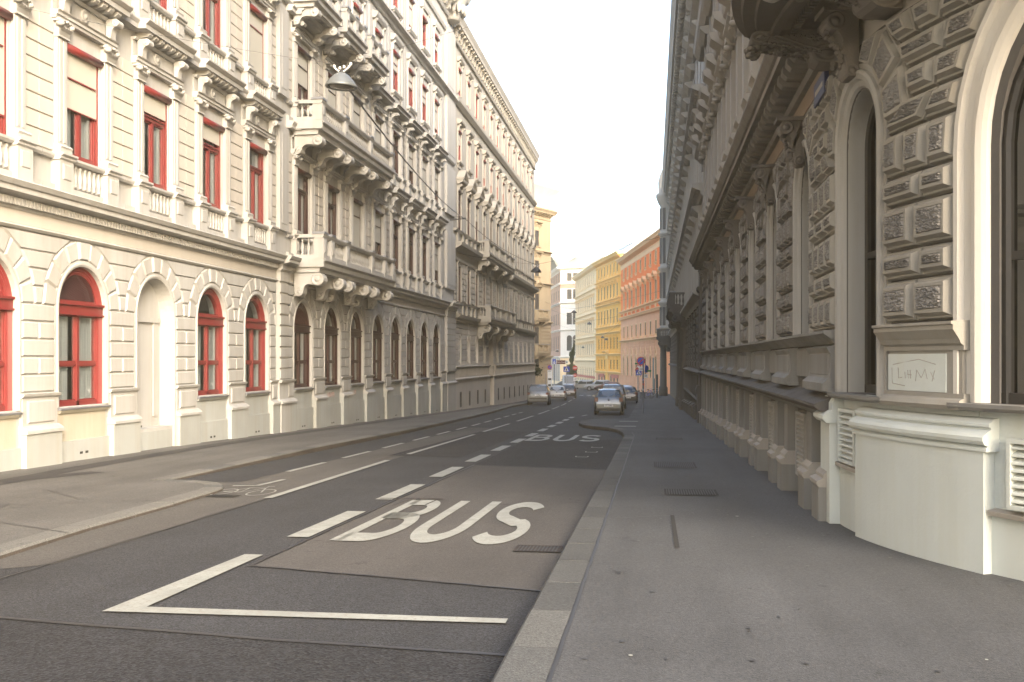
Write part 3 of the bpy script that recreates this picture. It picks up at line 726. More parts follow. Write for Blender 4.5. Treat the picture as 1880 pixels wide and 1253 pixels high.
for y in bax:
    u = -y
    if y != PORT: put_window(FB, 'Bs', u, -1.25-.012*(y-60), .075, -1, False, 'basement_window')
    put_window(FB, 'B1', u, 5.28, -.05, -1); FB.put('window_surround', T1, u, 0, 5.28)
    put_window(FB, 'B2', u, 9.75, -.05, rnd.choice((0, 0, .4))); FB.put('window_surround', T2, u, 0, 9.75)
    put_window(FB, 'B3', u, 13.92, -.05, rnd.choice((.97, .4, .75, .6))); FB.put('window_surround', T3, u, 0, 13.92)
    put_window(FB, 'B4', u, 18.1, -.05, rnd.choice((.9, .4, .75, 0))); FB.put('window_surround', T4, u, 0, 18.1)
balcony(FB, B, -PORT-6.6, -PORT+6.6, 4.5, 1.1, 5.35, [-PORT-6, -PORT-2.2, -PORT+2.2, -PORT+6], .5, .95, ['bup'], [-PORT-4, -PORT-1.5, -PORT+1.5, -PORT+4], .1)
balcony(FB, B, -PORT-6.6, -PORT+6.6, 8.9, 1.0, 9.75, [-PORT-6, -PORT-2.2, -PORT+2.2, -PORT+6], .4, .7, ['bup'], [-PORT-4, -PORT-1.5, -PORT+1.5, -PORT+4], .1)
mb = MB(FB); mb.box(-PORT-1., -PORT+1., -.45, -.38, -2.7, 3.7); 
for sg in (-1, 1):
    for w0, w1 in ((-2., -.6), (-.4, .9), (1.1, 2.4)): a, b = sorted((sg*.12, sg*.85)); mb.rect(-PORT+a, -PORT+b, w0, w1, -.38, -.33, .05)
mb.build('portal_door', ['darkred'], B)
# ================================================================== RIGHT: rounded corner palace with rock-faced masonry
C = empty('corner_building', (9, 25, -.8), 'dark rusticated stone palace with rounded corner, rock-faced blocks and pale plinth, at right', 'building')
FC = Fac(C, 2.15, 0, pi/2, 7.)
CE = 43.6
cax = [11.2]+[14.62+3.5*i for i in range(8)]
BIG = 7.5
ops = [(u, .545 if u < 12 else .62, 1.33 if u < 12 else 2.02, 4.02 if u < 12 else 3.95, True) for u in cax]+[(BIG, 1.31, 1.33, 3.5, True), (3.4, 1.31, 1.33, 3.5, True)]
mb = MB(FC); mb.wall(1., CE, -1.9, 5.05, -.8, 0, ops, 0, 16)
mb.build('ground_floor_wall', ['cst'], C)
mb = MB(FC)
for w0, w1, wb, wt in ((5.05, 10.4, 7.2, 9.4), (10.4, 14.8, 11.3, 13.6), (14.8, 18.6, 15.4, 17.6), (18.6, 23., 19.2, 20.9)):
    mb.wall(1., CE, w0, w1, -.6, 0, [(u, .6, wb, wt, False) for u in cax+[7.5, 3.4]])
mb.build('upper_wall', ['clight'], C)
# solid rear of the building following the corner
pts = [FC.flat(u, -1.3) for u in [1+.5*i for i in range(23)]+[CE]]
core = [(u, v) for u, v in pts]+[(CE, -22), (4., -22)]
mb = MB(); n = len(core); W = [Fac(C, 2.15, 0, pi/2).W(u, v, 0) for u, v in core]
mb.add([(x, y, -1.9) for x, y, z in W]+[(x, y, 23.) for x, y, z in W], [tuple(range(n)), tuple(range(2*n-1, n-1, -1))], 1)
mb.add([(x, y, -1.9) for x, y, z in W]+[(x, y, 23.) for x, y, z in W], [(i, (i+1) % n, (i+1) % n+n, i+n) for i in range(n)], 0)
mb.build('rear_wall', ['inside', 'roof'], C)

def tent(a, b, c): return a
rows = [2.05, 2.46, 2.75, 3.18, 3.46, 3.89, 4.17, 4.46, 4.74, 5.03]
mr = MB(FC); mm = MB(FC); PIER = {}
def pier_of(k):
    if k not in PIER: PIER[k] = MB(FC)
    return PIER[k]
ringp = [(0, -.32), (0, -.02), (.03, .03), (.08, .05), (.1, .085), (.16, .1), (.19, .08), (.2, .05), (.255, .05), (.26, -.02)]
bigp = [(0, -.35), (0, -.08), (.03, -.03), (.1, .0), (.115, .03), (.15, .055), (.2, .075), (.26, .06), (.28, .03), (.38, .03), (.4, .085), (.45, .085), (.46, -.02)]
def gap(u, w, half, ring, spring):
    """half width of opening plus its ring at height w (None above it)"""
    r = half+ring
    if w <= spring: return r
    d = r*r-(w-spring)**2
    return math.sqrt(d) if d > 0 else 0
opn = sorted([(u, .545 if u < 12 else .62, .262, 4.02 if u < 12 else 3.95) for u in cax]+[(BIG, 1.31, .462, 3.5), (3.4, 1.31, .462, 3.5)])
for u, half, ring, spring in opn:
    big = half > 1
    mm = MB(FC); mm.arch(u, half, 1.33 if u < 12 else 2.02, spring, bigp if big else ringp, 0, 22); mm.build('arch_moulding', ['cring' if big else 'cwin'], C)
    if big: continue
    nv = 9 if big else 7; ri, ro = half+ring, half+ring+(.62 if big else .46)
    for i in range(nv):
        if i == nv//2 and not big: continue
        a, b = pi-pi*i/nv, pi-pi*(i+1)/nv
        q = [(u+ri*cos(a), spring+ri*sin(a)), (u+ri*cos(b), spring+ri*sin(b)), (u+ro*cos(b), spring+ro*sin(b)), (u+ro*cos(a), spring+ro*sin(a))]
        if not big: q = [(x, min(z, 5.0)) for x, z in q]
        kk = opn.index((u, half, ring, spring)); pier_of(kk if i < nv//2 else kk+1).rock(q, 0, .10, .045, .03, .024 if u < 20 else .015, 16 if u < 16 else 4)
for k in range(len(opn)+1):
    L = opn[k-1] if k else None; Rr = opn[k] if k < len(opn) else None
    u0b = L[0] if L else 1.; u1b = Rr[0] if Rr else CE
    for r in range(len(rows)-1):
        w0, w1 = rows[r]+.006, rows[r+1]-.006
        def lim(o, w):
            if o is None: return 0
            h, rg, sp = o[1], o[2], o[3]; big = h > 1
            if w <= sp+.02: return h+rg
            ro = h+rg+(.0 if big else .46); d = ro*ro-(w-sp)**2
            return math.sqrt(d) if d > 0 else 0
        lo = [u0b+lim(L, w) for w in (w0, w1)]; hi = [u1b-lim(Rr, w) for w in (w0, w1)]
        if L is None: lo = [1.05, 1.05]
        if Rr is None: hi = [CE-1.1]*2
        if hi[0]-lo[0] < .1 and hi[1]-lo[1] < .1: continue
        if hi[0]-lo[0] < .02 or hi[1]-lo[1] < .02:
            continue
        wd = max(hi[0]-lo[0], hi[1]-lo[1])
        nb = max(1, round(wd/.45)) if r % 2 == 0 else max(1, round(wd/.62))
        if u0b > 18: nb = min(nb, 2)
        cuts = [i/nb for i in range(nb+1)]
        if r % 2 == 1 and nb == 2: cuts = [0, .42, 1]
        for c0, c1 in zip(cuts, cuts[1:]):
            q = [(lo[0]+(hi[0]-lo[0])*c0+.004, w0), (lo[0]+(hi[0]-lo[0])*c1-.004, w0), (lo[1]+(hi[1]-lo[1])*c1-.004, w1), (lo[1]+(hi[1]-lo[1])*c0+.004, w1)]
            pier_of(k).rock(q, 0, .125, .065, .03, .024 if u0b < 18 else .015, 17 if u0b < 12 else (10 if u0b < 20 else 4))
for k in PIER: PIER[k].build('rock_faced_masonry', ['cnear' if k < 4 else 'cframe', 'crock'], C)  # near piers get the margin tone brightened as if lit
# keystone consoles
for u in cax:
    k = MB(FC); near = u < 20
    k.console(u, .26, .06, 5.02 if u > 12 else 5.36, .34, .62 if u > 12 else .68)
    k.box(u-.17, u+.17, .02, .44, 5.02 if u > 12 else 5.36, 5.07 if u > 12 else 5.41)
    if near:
        for sg in (-1, 1):
            for i in range(9):
                k.lathe([(.03, 0), (.022, .02), (.004, .028)], (u+sg*.13, .12+.018*i+.01*sin(i*2.), (4.9 if u > 12 else 5.24)-.05*i), 6, 0, True, 'u')
        for i in range(10): k.lathe([(.03, -.03), (.04, 0), (.02, .03)], (u+rnd.uniform(-.07, .07), .36-.022*i, (4.85 if u > 12 else 5.19)-.045*i), 5)
    k.build('keystone', ['cbrk'], C)
# windows of the ground floor
def cwin(key, half, h):
    f = MB(); n = 16
    f.arch(0, half-.09, 0, h, [(0, -.06), (0, .02), (.03, .04), (.09, .02), (.09, -.06)], 0, n); f.box(-half, half, -.05, .03, 0, .09); f.box(-half+.05, half-.05, -.05, .02, h*.55, h*.55+.07)
    if half < 1: f.box(-.035, .035, -.05, .015, .09, h+half-.1)
    p = MB(); pts = [(half*cos(pi*k/n), h+half*sin(pi*k/n)) for k in range(n+1)]+[(-half, 0), (half, 0)]
    p.add([(u, -.02, w) for u, w in pts], [tuple(reversed(range(len(pts))))])
    WIN[key] = dict(frame=f.data('window', ['darkframe']), pane=p.data('pane', ['darkglass']), half=half, h=h)
M['darkglass'] = glassmat('dark_window_glass', (.16, .165, .17), .05, .01, .4)
cwin('C0', .545, 2.69); cwin('C1', .62, 1.93); cwin('CB', 1.31, 2.17)
for u in cax: put_window(FC, 'C0' if u < 12 else 'C1', u, 1.33 if u < 12 else 2.02, -.24 if u < 12 else -.3, -1, False)
for u in (BIG, 3.4): put_window(FC, 'CB', u, 1.33, -.17, -1, False)
# sills, pedestal zone, ledge, plinths with louvred vents
mb = MB(FC)
def sill(u, hw, w, v=.1, t=.06, m=0): mb.prof([(-.5, w-t), (v-.02, w-t), (v, w-t*.6), (v, w-.01), (-.5, w)], u-hw, u+hw, m)
sill(11.2, .88, 1.335, .16, .07); sill(BIG, 1.75, 1.335, .16, .07); sill(3.4, 1.7, 1.335, .16, .07)
mb.prof([(0, 1.94), (.12, 1.94), (.2, 2.0), (.2, 2.035), (0, 2.05)], 12.06, CE-1.)             # sill course of the straight part
mb.prof([(0, 1.88), (.06, 1.88), (.12, 1.938), (0, 1.938)], 12.08, CE-1.)
piers = [(cax[i]+.885, cax[i+1]-.885) for i in range(len(cax)-1)]+[(cax[-1]+.885, CE-1.)]
for a, b in piers:                                                                            # panelled pedestals under the piers
    mb.side([(0, 1.33), (.2, 1.33), (.2, 1.42), (.13, 1.48), (.11, 1.55), (.11, 1.76), (.16, 1.84), (.0, 1.88)], a+.02, b-.02)
    mb.rect(a+.14, b-.14, 1.5, 1.78, .11, .125, .02)
    mb.prof([(0, 1.31), (.16, 1.31), (.16, 1.36), (0, 1.36)], a-.03, b+.03)
for u in cax[1:]: mb.rect(u-.78, u+.78, 1.42, 1.86, 0, .05, .04)
e = 12.06
while e < CE-1.2:                                                                            # sloping stone ledge in separate slabs
    b = min(e+.87, CE-1.1); mb.side([(0, 1.10), (.24, 1.10), (.3, 1.155), (.3, 1.185), (0, 1.30)], e+.008, b-.008, 1); e = b
mb.prof([(0, 1.02), (.12, 1.02), (.2, 1.1), (0, 1.1)], 12.06, CE-1.1)
for a, b in piers:                                                                            # low moulded plinths
    for c0, c1 in ((a+.05, a+.05+.42), (b-.47, b-.05)):
        mb.box(c0, c1, 0, .15, -1.9, 1.02); g = -.025*((c0+c1)/2)+.13
        mb.box(c0-.05, c1+.05, 0, .25, -1.9, g+.40); mb.side([(0, g+.40), (.25, g+.40), (.27, g+.43), (.27, g+.47), (.2, g+.5), (.2, g+.54), (.15, g+.6), (0, g+.6)], c0-.06, c1+.06, 3)
    mb.rect(a+.52, b-.52, -.2, .9, 0, .05, .03)
mb.build('plinth_masonry', ['cpl', 'cst', 'cbase', 'clight'], C)
mb = MB(FC)
def curve_block(u0, u1, v, w0, w1, m=0): mb.prof([(0, w0), (v, w0), (v, w1), (0, w1)], u0, u1, m)
curve_block(8.85, 10.98, .13, -1.5, .93)                                                     # big pale pedestal on the corner
mb.prof([(0, .93), (.15, .93), (.15, .96), (.13, .975), (.17, .99), (.185, 1.02), (.185, 1.05), (.16, 1.08), (.10, 1.11), (.10, 1.13), (.12, 1.135), (.12, 1.16), (.07, 1.2), (0, 1.21)], 8.80, 11.03)
curve_block(10.98, 12.05, .045, -1.5, .52); mb.prof([(0, .50), (.1, .50), (.1, .54), (0, .56)], 10.99, 12.05, 1)
curve_block(5.7, 8.85, .045, -1.5, .42); mb.prof([(0, .40), (.1, .40), (.11, .44), (0, .46)], 5.7, 8.84, 1)
curve_block(4.2, 5.7, .13, -1.5, 1.2); curve_block(1.02, 4.2, .05, -1.5, .42)
mb.box(11.9, 12.5, 0, .16, -1.9, .98); mb.side([(0, .98), (.2, .98), (.24, 1.02), (.24, 1.06), (.14, 1.12), (.14, 1.2), (.1, 1.27), (0, 1.28)], 11.86, 12.54)
curve_block(9.02, 10.98, .02, 1.21, 1.33); curve_block(5.7, 12.05, .012, .45, 1.262)
mb.build('corner_plinth', ['cbase', 'clight'], C)
mb = MB(FC)                                                                                  # panelled pedestal of the corner pier
mb.prof([(0, 1.26), (.14, 1.26), (.16, 1.3), (.13, 1.345), (.09, 1.36), (.09, 1.4), (0, 1.4)], 9.12, 10.36)
mb.prof([(0, 1.4), (.07, 1.4), (.07, 1.78), (0, 1.78)], 9.16, 10.3)
mb.prof([(0, 1.78), (.09, 1.78), (.09, 1.82), (.12, 1.84), (.14, 1.88), (.2, 1.96), (.2, 2.0), (.22, 2.005), (.22, 2.03), (0, 2.04)], 9.12, 10.36)
mb.prof([(.07, 1.405), (.082, 1.405), (.082, 1.75), (.07, 1.75)], 9.36, 10.295, 1)
gw = [[(10.22, 1.62), (10.21, 1.47), (9.98, 1.45)], [(10.2, 1.65), (9.75, 1.70), (9.5, 1.655)], [(10.1, 1.62), (10.09, 1.52), (10.03, 1.53)], [(9.98, 1.58), (9.97, 1.52)], [(9.93, 1.6), (9.92, 1.52)], [(9.89, 1.6), (9.88, 1.52)], [(9.94, 1.56), (9.87, 1.555)],
      [(9.8, 1.5), (9.78, 1.6), (9.71, 1.53), (9.65, 1.61), (9.62, 1.52)], [(9.57, 1.58), (9.52, 1.52)], [(9.51, 1.6), (9.55, 1.5)]]
for l in gw: mb.tube([(u, .083, w) for u, w in l], .0032, 4, 2, False)
mb.build('pedestal_panel', ['cnear', 'cbase', 'scrawl'], C)
def louvre(u0, u1, w0, w1, v=.0):
    m = MB(FC); m.box(u0, u1, v-.09, v-.08, w0, w1, 1); t = .035
    m.box(u0, u0+t, v-.08, v+.03, w0, w1); m.box(u1-t, u1, v-.08, v+.03, w0, w1); m.box(u0, u1, v-.08, v+.03, w0-t, w0); m.box(u0, u1, v-.08, v+.03, w1, w1+t)
    w = w0+.02
    while w < w1-.03: m.side([(v-.07, w+.045), (v+.02, w), (v+.02, w+.018), (v-.07, w+.06)], u0+t, u1-t); w += .062
    m.build('louvred_vent', ['cwin' if u0 > 12 else 'cbase', 'inside'], C)
louvre(6.2, 8.62, .52, 1.02, .09); louvre(11.12, 11.75, .6, 1.12, .07)
for i, u in enumerate(cax[1:]):
    g = -.025*u+.13; louvre(u-.42, u+.42, g+.32, .92, .08); mb = MB(FC)
# entablature with modillions, attic, upper orders
mb = MB(FC)
mb.prof([(0, 4.9), (.06, 4.9), (.1, 4.98), (.04, 5.02), (.04, 5.12), (0, 5.12)], 12.05, CE)
mb.prof([(.0, 5.12), (.05, 5.12), (.05, 5.4), (0, 5.4)], 12.05, CE, 1)
mb.prof([(0, 5.36), (.12, 5.38), (.16, 5.44), (0, 5.44)], 12.05, CE)
mb.prof([(0, 5.62), (.5, 5.62), (.5, 5.72), (.54, 5.74), (.62, 5.86), (.62, 5.9), (0, 5.95)], 12.05, CE)
u = 12.3
while u < CE-.2: mb.side([(0, 5.44), (.36, 5.47), (.42, 5.53), (.42, 5.62), (0, 5.62)], u-.1, u+.1); u += .437
mb.build('modillion_cornice', ['cframe', 'cfrieze'], C)
mb = MB(FC)
for u in cax+[7.5, 3.4]:
    for sg in (-1, 1):
        c = u+sg*.95
        mb.box(c-.26, c+.26, 0, .3, 5.95, 6.75); mb.prof([(0, 6.75), (.3, 6.75), (.38, 6.84), (.38, 6.92), (0, 6.97)], c-.32, c+.32)
        mb.box(c-.19, c+.19, 0, .2, 6.97, 9.25); mb.capital(c, .38, 0, .2, 9.2, 9.62); mb.box(c-.28, c+.28, 0, .34, 9.62, 10.0)
        mb.prof([(0, 10.), (.34, 10.), (.62, 10.2), (.66, 10.36), (0, 10.42)], c-.36, c+.36)
        mb.box(c-.17, c+.17, 0, .14, 11.2, 13.9); mb.box(c-.2, c+.2, 0, .16, 15.2, 17.9)
    for w, h in ((7.2, 2.2), (11.3, 2.3), (15.4, 2.2), (19.2, 1.7)):
        mb.arch(u, .6, w, w+h, [(0, -.2), (0, .06), (.12, .1), (.16, 0)], 0, arch=False)
        mb.prof([(0, w+h+.2), (.2, w+h+.2), (.4, w+h+.4), (.4, w+h+.48), (0, w+h+.52)], u-.85, u+.85); mb.prof([(0, w-.15), (.2, w-.15), (.25, w-.03), (0, w)], u-.8, u+.8)
mb.prof([(0, 6.75), (.12, 6.75), (.2, 6.9), (0, 6.95)], 1., CE); mb.prof([(0, 9.62), (.1, 9.62), (.1, 9.98), (.4, 10.2), (.44, 10.34), (0, 10.4)], 1., CE)
mb.build('upper_order', ['clight'], C)
mb = MB(FC)
mb.prof([(0, 14.3), (.2, 14.3), (.4, 14.55), (.45, 14.75), (0, 14.82)], 1., CE); mb.prof([(0, 18.3), (.2, 18.3), (.5, 18.55), (.55, 18.7), (0, 18.8)], 1., CE)
mb.prof([(0, 21.3), (.1, 21.3), (.2, 21.5), (0, 21.55)], 1., CE)
u = 2.
while u < CE-.2: mb.console(u, .26, .02, 22.5, .68, .75); u += .7
mb.prof([(0, 22.5), (.8, 22.5), (.82, 22.7), (1.05, 23.), (1.05, 23.2), (0, 23.3)], 1., CE)
mb.build('main_cornice', ['clight'], C)
for u in cax+[7.5]:
    for w, h in ((7.2, 2.2), (11.3, 2.3), (15.4, 2.2)):
        if 'CU%.1f' % h not in WIN: win_rect('CU%.1f' % h, .6, h, 'trim', .7)
        if u > 9: put_window(FC, 'CU%.1f' % h, u, w, -.25, -1, True)
# end pilaster of this facade
mb = MB(FC); mb.box(CE-1., CE, 0, .22, -1.9, 5.5); mb.prof([(0, 4.5), (.25, 4.5), (.32, 4.6), (.32, 4.7), (0, 4.75)], CE-1.05, CE+.02); mb.prof([(0, .2), (.3, .2), (.38, .4), (.3, .6), (0, .65)], CE-1.06, CE+.03)
mb.box(CE-1.03, CE, 0, .3, -1.9, .2); mb.build('corner_pilaster', ['cst'], C)

# balcony over the corner on huge scroll brackets
mb = MB(FC); E0, E1 = 5.2, 12.62
def bow(u): return 1.02+.5*max(0., sin(pi*min(1, max(0, (E1-u)/(E1-E0)))))**.8
def bowed(mb, prof, u0=E0, u1=E1, m=0):                           # the balcony swells out over the corner
    us = [u0+(u1-u0)*i/30 for i in range(31)]; n = len(prof); o = len(mb.v)
    mb.strip(prof, us, m)
    for i, u in enumerate(us):
        for j, (v, w) in enumerate(prof): mb.v[o+i*n+j] = (u, v+(bow(u)-1.1 if v > .5 else 0), w)
bowed(mb, [(0, 5.26), (.85, 5.26), (.87, 5.3), (1.0, 5.32), (1.02, 5.4), (1.12, 5.44), (1.14, 5.56), (0, 5.56)])
for a, b in ((12.2, 12.55), (9.0, 10.05), (10.55, 11.9)): 
    mb.prof([(.2, 5.2), (.3, 5.2), (.3, 5.26), (.2, 5.26)], a, b); mb.prof([(.72, 5.2), (.82, 5.2), (.82, 5.26), (.72, 5.26)], a, b)
u = 10.6
while u < 11.9: mb.box(u, u+.045, .52, .6, 5.21, 5.262); u += .085
mb.v = [(u, v, w+.19) for u, v, w in mb.v]; bal = mb.build('balcony', ['cdark'], C)
mb = MB(FC); bowed(mb, [(.8, 5.56), (1.05, 5.56), (1.05, 5.7), (.8, 5.7)], E0+.1, E1-.1); bowed(mb, [(.78, 6.4), (1.06, 6.4), (1.1, 6.5), (.78, 6.52)], E0+.1, E1-.1)
[mb.balusters(u-.01, u+.01, .92+bow(u)-1.1, 5.7, 6.4, 1, .075) for u in [E0+.3+.2*i for i in range(34)]]; mb.box(E1-.5, E1-.12, .76, 1.06, 5.56, 6.55); mb.v = [(u, v, w+.19) for u, v, w in mb.v]; mb.build('balustrade', ['cst'], bal)
for bu in (12.05, 10.3):
    k = MB(FC); wd = .34; v0 = .02
    k.console(bu, wd, v0, 5.2, 1.02, .62, 0, .11, .17)
    for sg in (-1, 1):                                            # rim of the scroll, beads below it, floral relief on the cheeks
        s_ = bu+sg*(wd/2+.012)
        k.tube([(s_, v0+1.0, 5.1), (s_, v0+.92, 5.17), (s_, v0+.8, 5.16), (s_, v0+.6, 5.02), (s_, v0+.42, 4.9), (s_, v0+.25, 4.82), (s_, v0+.08, 4.85)], .022, 6)
        k.tube([(s_, v0+.95, 5.05), (s_, v0+.8, 5.09), (s_, v0+.6, 4.95), (s_, v0+.42, 4.82), (s_, v0+.25, 4.74), (s_, v0+.08, 4.77)], .014, 6)
        for i in range(16):
            t = i/15; k.lathe([(.022, -.02), (.028, 0), (.02, .02)], (s_-sg*.01, v0+.9-.75*t, 5.0-.29*t+.06*t*t), 6)
        for i in range(4):
            cx, cz, rr = v0+.62-.13*i, 5.1-.012*i, .035+.012*i
            pts = [(s_, cx+rr*(1-q/20)*cos(q*.8), cz-rr*.2+rr*(1-q/20)*sin(q*.8)) for q in range(19)]; k.tube(pts, .0085, 5)
        for i in range(7):
            a = i*2*pi/7; k.lathe([(.02, 0), (.024, sg*.01), (.008, sg*.02)], (s_-sg*.008, v0+.3+.055*cos(a), 5.03+.055*sin(a)), 6, 0, True, 'u')
        k.lathe([(.022, 0), (.02, sg*.02), (.005, sg*.03)], (s_-sg*.008, v0+.3, 5.03), 8, 0, True, 'u')
    for i in range(26): k.lathe([(.035, -.03), (.05, 0), (.02, .04)], (bu+rnd.uniform(-.12, .12), v0+.15+.03*i, 4.72+.012*i+.05*sin(i)), 6)
    for i in range(10): k.lathe([(.04, -.05), (.06, 0), (.02, .05)], (bu+rnd.uniform(-.1, .1), v0+.98+rnd.uniform(-.05, .05), 4.98-.02*i), 6)
    k.v = [(u, v, 5.452-(5.2-w)*.62) for u, v, w in k.v]
    k.build('bracket', ['cbrk'], bal)
for (a, b) in ((10.6, 1.12), (10.25, 1.2)): k = MB(FC); k.lathe([(.02, .02), (.1, .0), (.12, -.05), (.1, -.12), (.03, -.16)], (a, b, 5.43), 14); k.build('pendant', ['clight'], bal)

# street name plate on the corner building
sp = MB(FC); sp.box(12.3, 13.05, .14, .155, 4.86, 5.09); sp.box(12.28, 13.07, .1, .152, 4.84, 5.11); sp.prof([(.156, 4.94), (.158, 4.94), (.158, 5.0), (.156, 5.0)], 12.4, 12.95, 1)
o = sp.build('street_name_plate', ['splate', 'clight']); tag(o, 'small blue enamel street name plate under the cornice of the corner palace', 'street sign')

# ================================================================== RIGHT: dark palace beyond, with portal balcony and corner oriel
D2 = empty('apartment_building', (9, 85, -2.2), 'shaded stone house beyond the rusticated corner palace, with balustraded balcony and slim round oriel', 'building')
F2 = Fac(D2, 2.15, 0, pi/2)
a0, a1 = CE+.02, 126.
dax = [46.4+3.4*i for i in range(23)]
mb = MB(F2); mb.wall(a0, a1, -3.4, 4.6, -.5, 0, [(u, .6, 1.7-.01*(u-44), 3.2, True) for u in dax if not 70 < u < 73])
mb.build('ground_floor_wall', ['cst'], D2)
mb = MB(F2)
for w0, w1, wb, wt in ((4.6, 9.2, 5.6, 8.), (9.2, 13.4, 10., 12.3), (13.4, 17.4, 14., 16.2), (17.4, 22.4, 18., 19.8)): mb.wall(a0, a1, w0, w1, -.5, 0, [(u, .55, wb, wt, False) for u in dax])
mb.build('upper_wall', ['bup'], D2)
mb = MB(F2); mb.box(a0, a1, -1.1, -1., -3.4, 22.4, 1); mb.box(a0, a1, -15, -1.1, -3.4, 22.4); mb.side([(.7, 22.6), (-5, 26.5), (-15, 22.4), (0, 22.4)], a0, a1, 2); mb.build('rear_wall', ['cst', 'inside', 'roof'], D2)
for i, u in enumerate(dax):
    if u+.95 > a1-1: continue
    mb = MB(F2); mb.box(u+.72, u+2.68, -.02, .012, 1.3, 4.4)
    for r in range(9): w = 1.3+.35*r; mb.rect(u+.72, u+2.68, w, w+.31, 0, .09, .05)
    mb.build('rusticated_masonry', ['cst'], D2)
mb = MB(F2)
mb.prof([(0, 1.0), (.2, 1.0), (.26, 1.12), (0, 1.25)], a0, a1); mb.prof([(0, -.2), (.18, -.2), (.24, -.1), (0, .0)], a0, 70)
for u in dax[:8]:
    g = gz(u+1.7)+.13
    for c in (u+.8, u+2.3): mb.box(c-.3, c+.3, 0, .28, -3.4, g+.5); mb.prof([(0, g+.5), (.32, g+.5), (.36, g+.58), (.2, g+.7), (0, g+.72)], c-.34, c+.34); mb.box(c-.22, c+.22, 0, .16, g+.7, 1.0)
mb.build('plinth', ['cst'], D2)
mb = MB(F2)
for w, p in ((4.5, .45), (9., .5), (13.2, .5), (17.2, .45)):
    mb.prof([(0, w-.35), (.1, w-.35), (.15, w-.15), (p, w), (p, w+.14), (0, w+.2)], a0, a1); u = a0+.2
    while u < a1-.2 and w in (9., 13.2): mb.box(u, u+.16, .1, p*.7, w-.12, w-.001); u += .4
for u in dax:
    for sg in (-1, 1): mb.box(u+sg*.85-.16, u+sg*.85+.16, 0, .16, 5., 8.5); mb.box(u+sg*.85-.14, u+sg*.85+.14, 0, .14, 9.5, 12.7)
    for w in (8.15, 12.45, 16.4, 19.95): mb.prof([(0, w), (.2, w+.05), (.42, w+.25), (.42, w+.34), (0, w+.4)], u-.8, u+.8)
mb.build('string_course', ['bup'], D2)
mb = MB(F2); u = a0+.3
while u < a1-.2: mb.console(u, .3, .02, 21.7, .7, .7); u += .85
mb.prof([(0, 21.7), (.85, 21.7), (.88, 21.9), (1.08, 22.3), (1.08, 22.5), (0, 22.6)], a0, a1); mb.build('main_cornice', ['bup'], D2)
for u in dax[:14]:
    for w, h in ((5.6, 2.4), (10., 2.3), (14., 2.2)):
        if 'D%.1f' % h not in WIN: win_rect('D%.1f' % h, .55, h, 'trim', .7)
        put_window(F2, 'D%.1f' % h, u, w, -.22, -1, False)
balcony(F2, D2, 64.2, 78., 4.95, 1.15, 5.9, [64.6, 68., 74.5, 77.6], .6, .85, ['cst'], [67.5, 71., 74.5])
mb = MB(F2)
for c in (65.0, 68., 74.5, 77.5): mb = MB(F2); mb.lathe([(.4, -3.), (.4, -1.2), (.34, -1.1), (.3, 0), (.27, 3.4), (.38, 3.6), (.4, 3.7)], (c, .05, 0), 12); mb.build('portal_column', ['cst'], D2)
ori = MB(F2)
pr = [(.1, 2.6), (.5, 2.9), (.7, 3.6), (1.25, 4.1), (1.3, 4.3), (1.05, 4.4), (1.05, 5.4), (1.2, 5.5), (1.0, 5.6), (1.0, 8.2), (1.2, 8.4), (1.25, 8.7), (1.0, 8.8), (1.0, 12.4), (1.2, 12.6), (1.25, 12.9), (1., 13.), (1., 16.6), (1.2, 16.8), (1.25, 17.), (1., 17.1), (1., 20.3), (1.2, 20.6), (1.5, 21.4), (1.5, 21.7), (1.2, 21.9), (1.25, 23.2), (1.0, 24.2), (.5, 25.2), (.1, 26.6)]
ori.lathe(pr, (124.6, .25, 0), 18)
oo = ori.build('oriel', ['bup'], D2)
for w0, w1 in ((5.8, 8.), (9.1, 12.2), (13.3, 16.4), (17.4, 20.)):
    for a in (-2.6, -2.0, -1.4):
        g = MB(F2); cx, cy = 124.6+1.01*cos(a+pi), .25-1.01*sin(a+0)*1; cx, cy = 124.6+1.0*cos(a), .25-1.0*sin(a)
        tx, ty = sin(a)*.2, cos(a)*.2; nx, ny = cos(a)*.03, -sin(a)*.03
        q = [(cx-tx, cy-ty), (cx+tx, cy+ty)]
        g.add([(q[0][0]+nx, q[0][1]+ny, w0), (q[1][0]+nx, q[1][1]+ny, w0), (q[1][0]+nx, q[1][1]+ny, w1), (q[0][0]+nx, q[0][1]+ny, w1), (q[0][0]-nx, q[0][1]-ny, w0), (q[1][0]-nx, q[1][1]-ny, w0), (q[1][0]-nx, q[1][1]-ny, w1), (q[0][0]-nx, q[0][1]-ny, w1)],
              [(0, 1, 2, 3), (7, 6, 5, 4), (0, 4, 5, 1), (1, 5, 6, 2), (2, 6, 7, 3), (3, 7, 4, 0)]); g.build('oriel_window', ['farglass'], oo)
balcony(F2, D2, 118.5, 123., 4.3, 1.7, 5.2, [119., 122.4], .7, .9, ['cst'], [120.7])
mb = MB(F2)
for c in (119.2, 122.2): mb = MB(F2); mb.lathe([(.5, -3.), (.5, -1.6), (.38, -1.5), (.34, 3.), (.5, 3.3), (.5, 3.45)], (c, .9, 0), 12); mb.build('portal_column', ['cst'], D2)

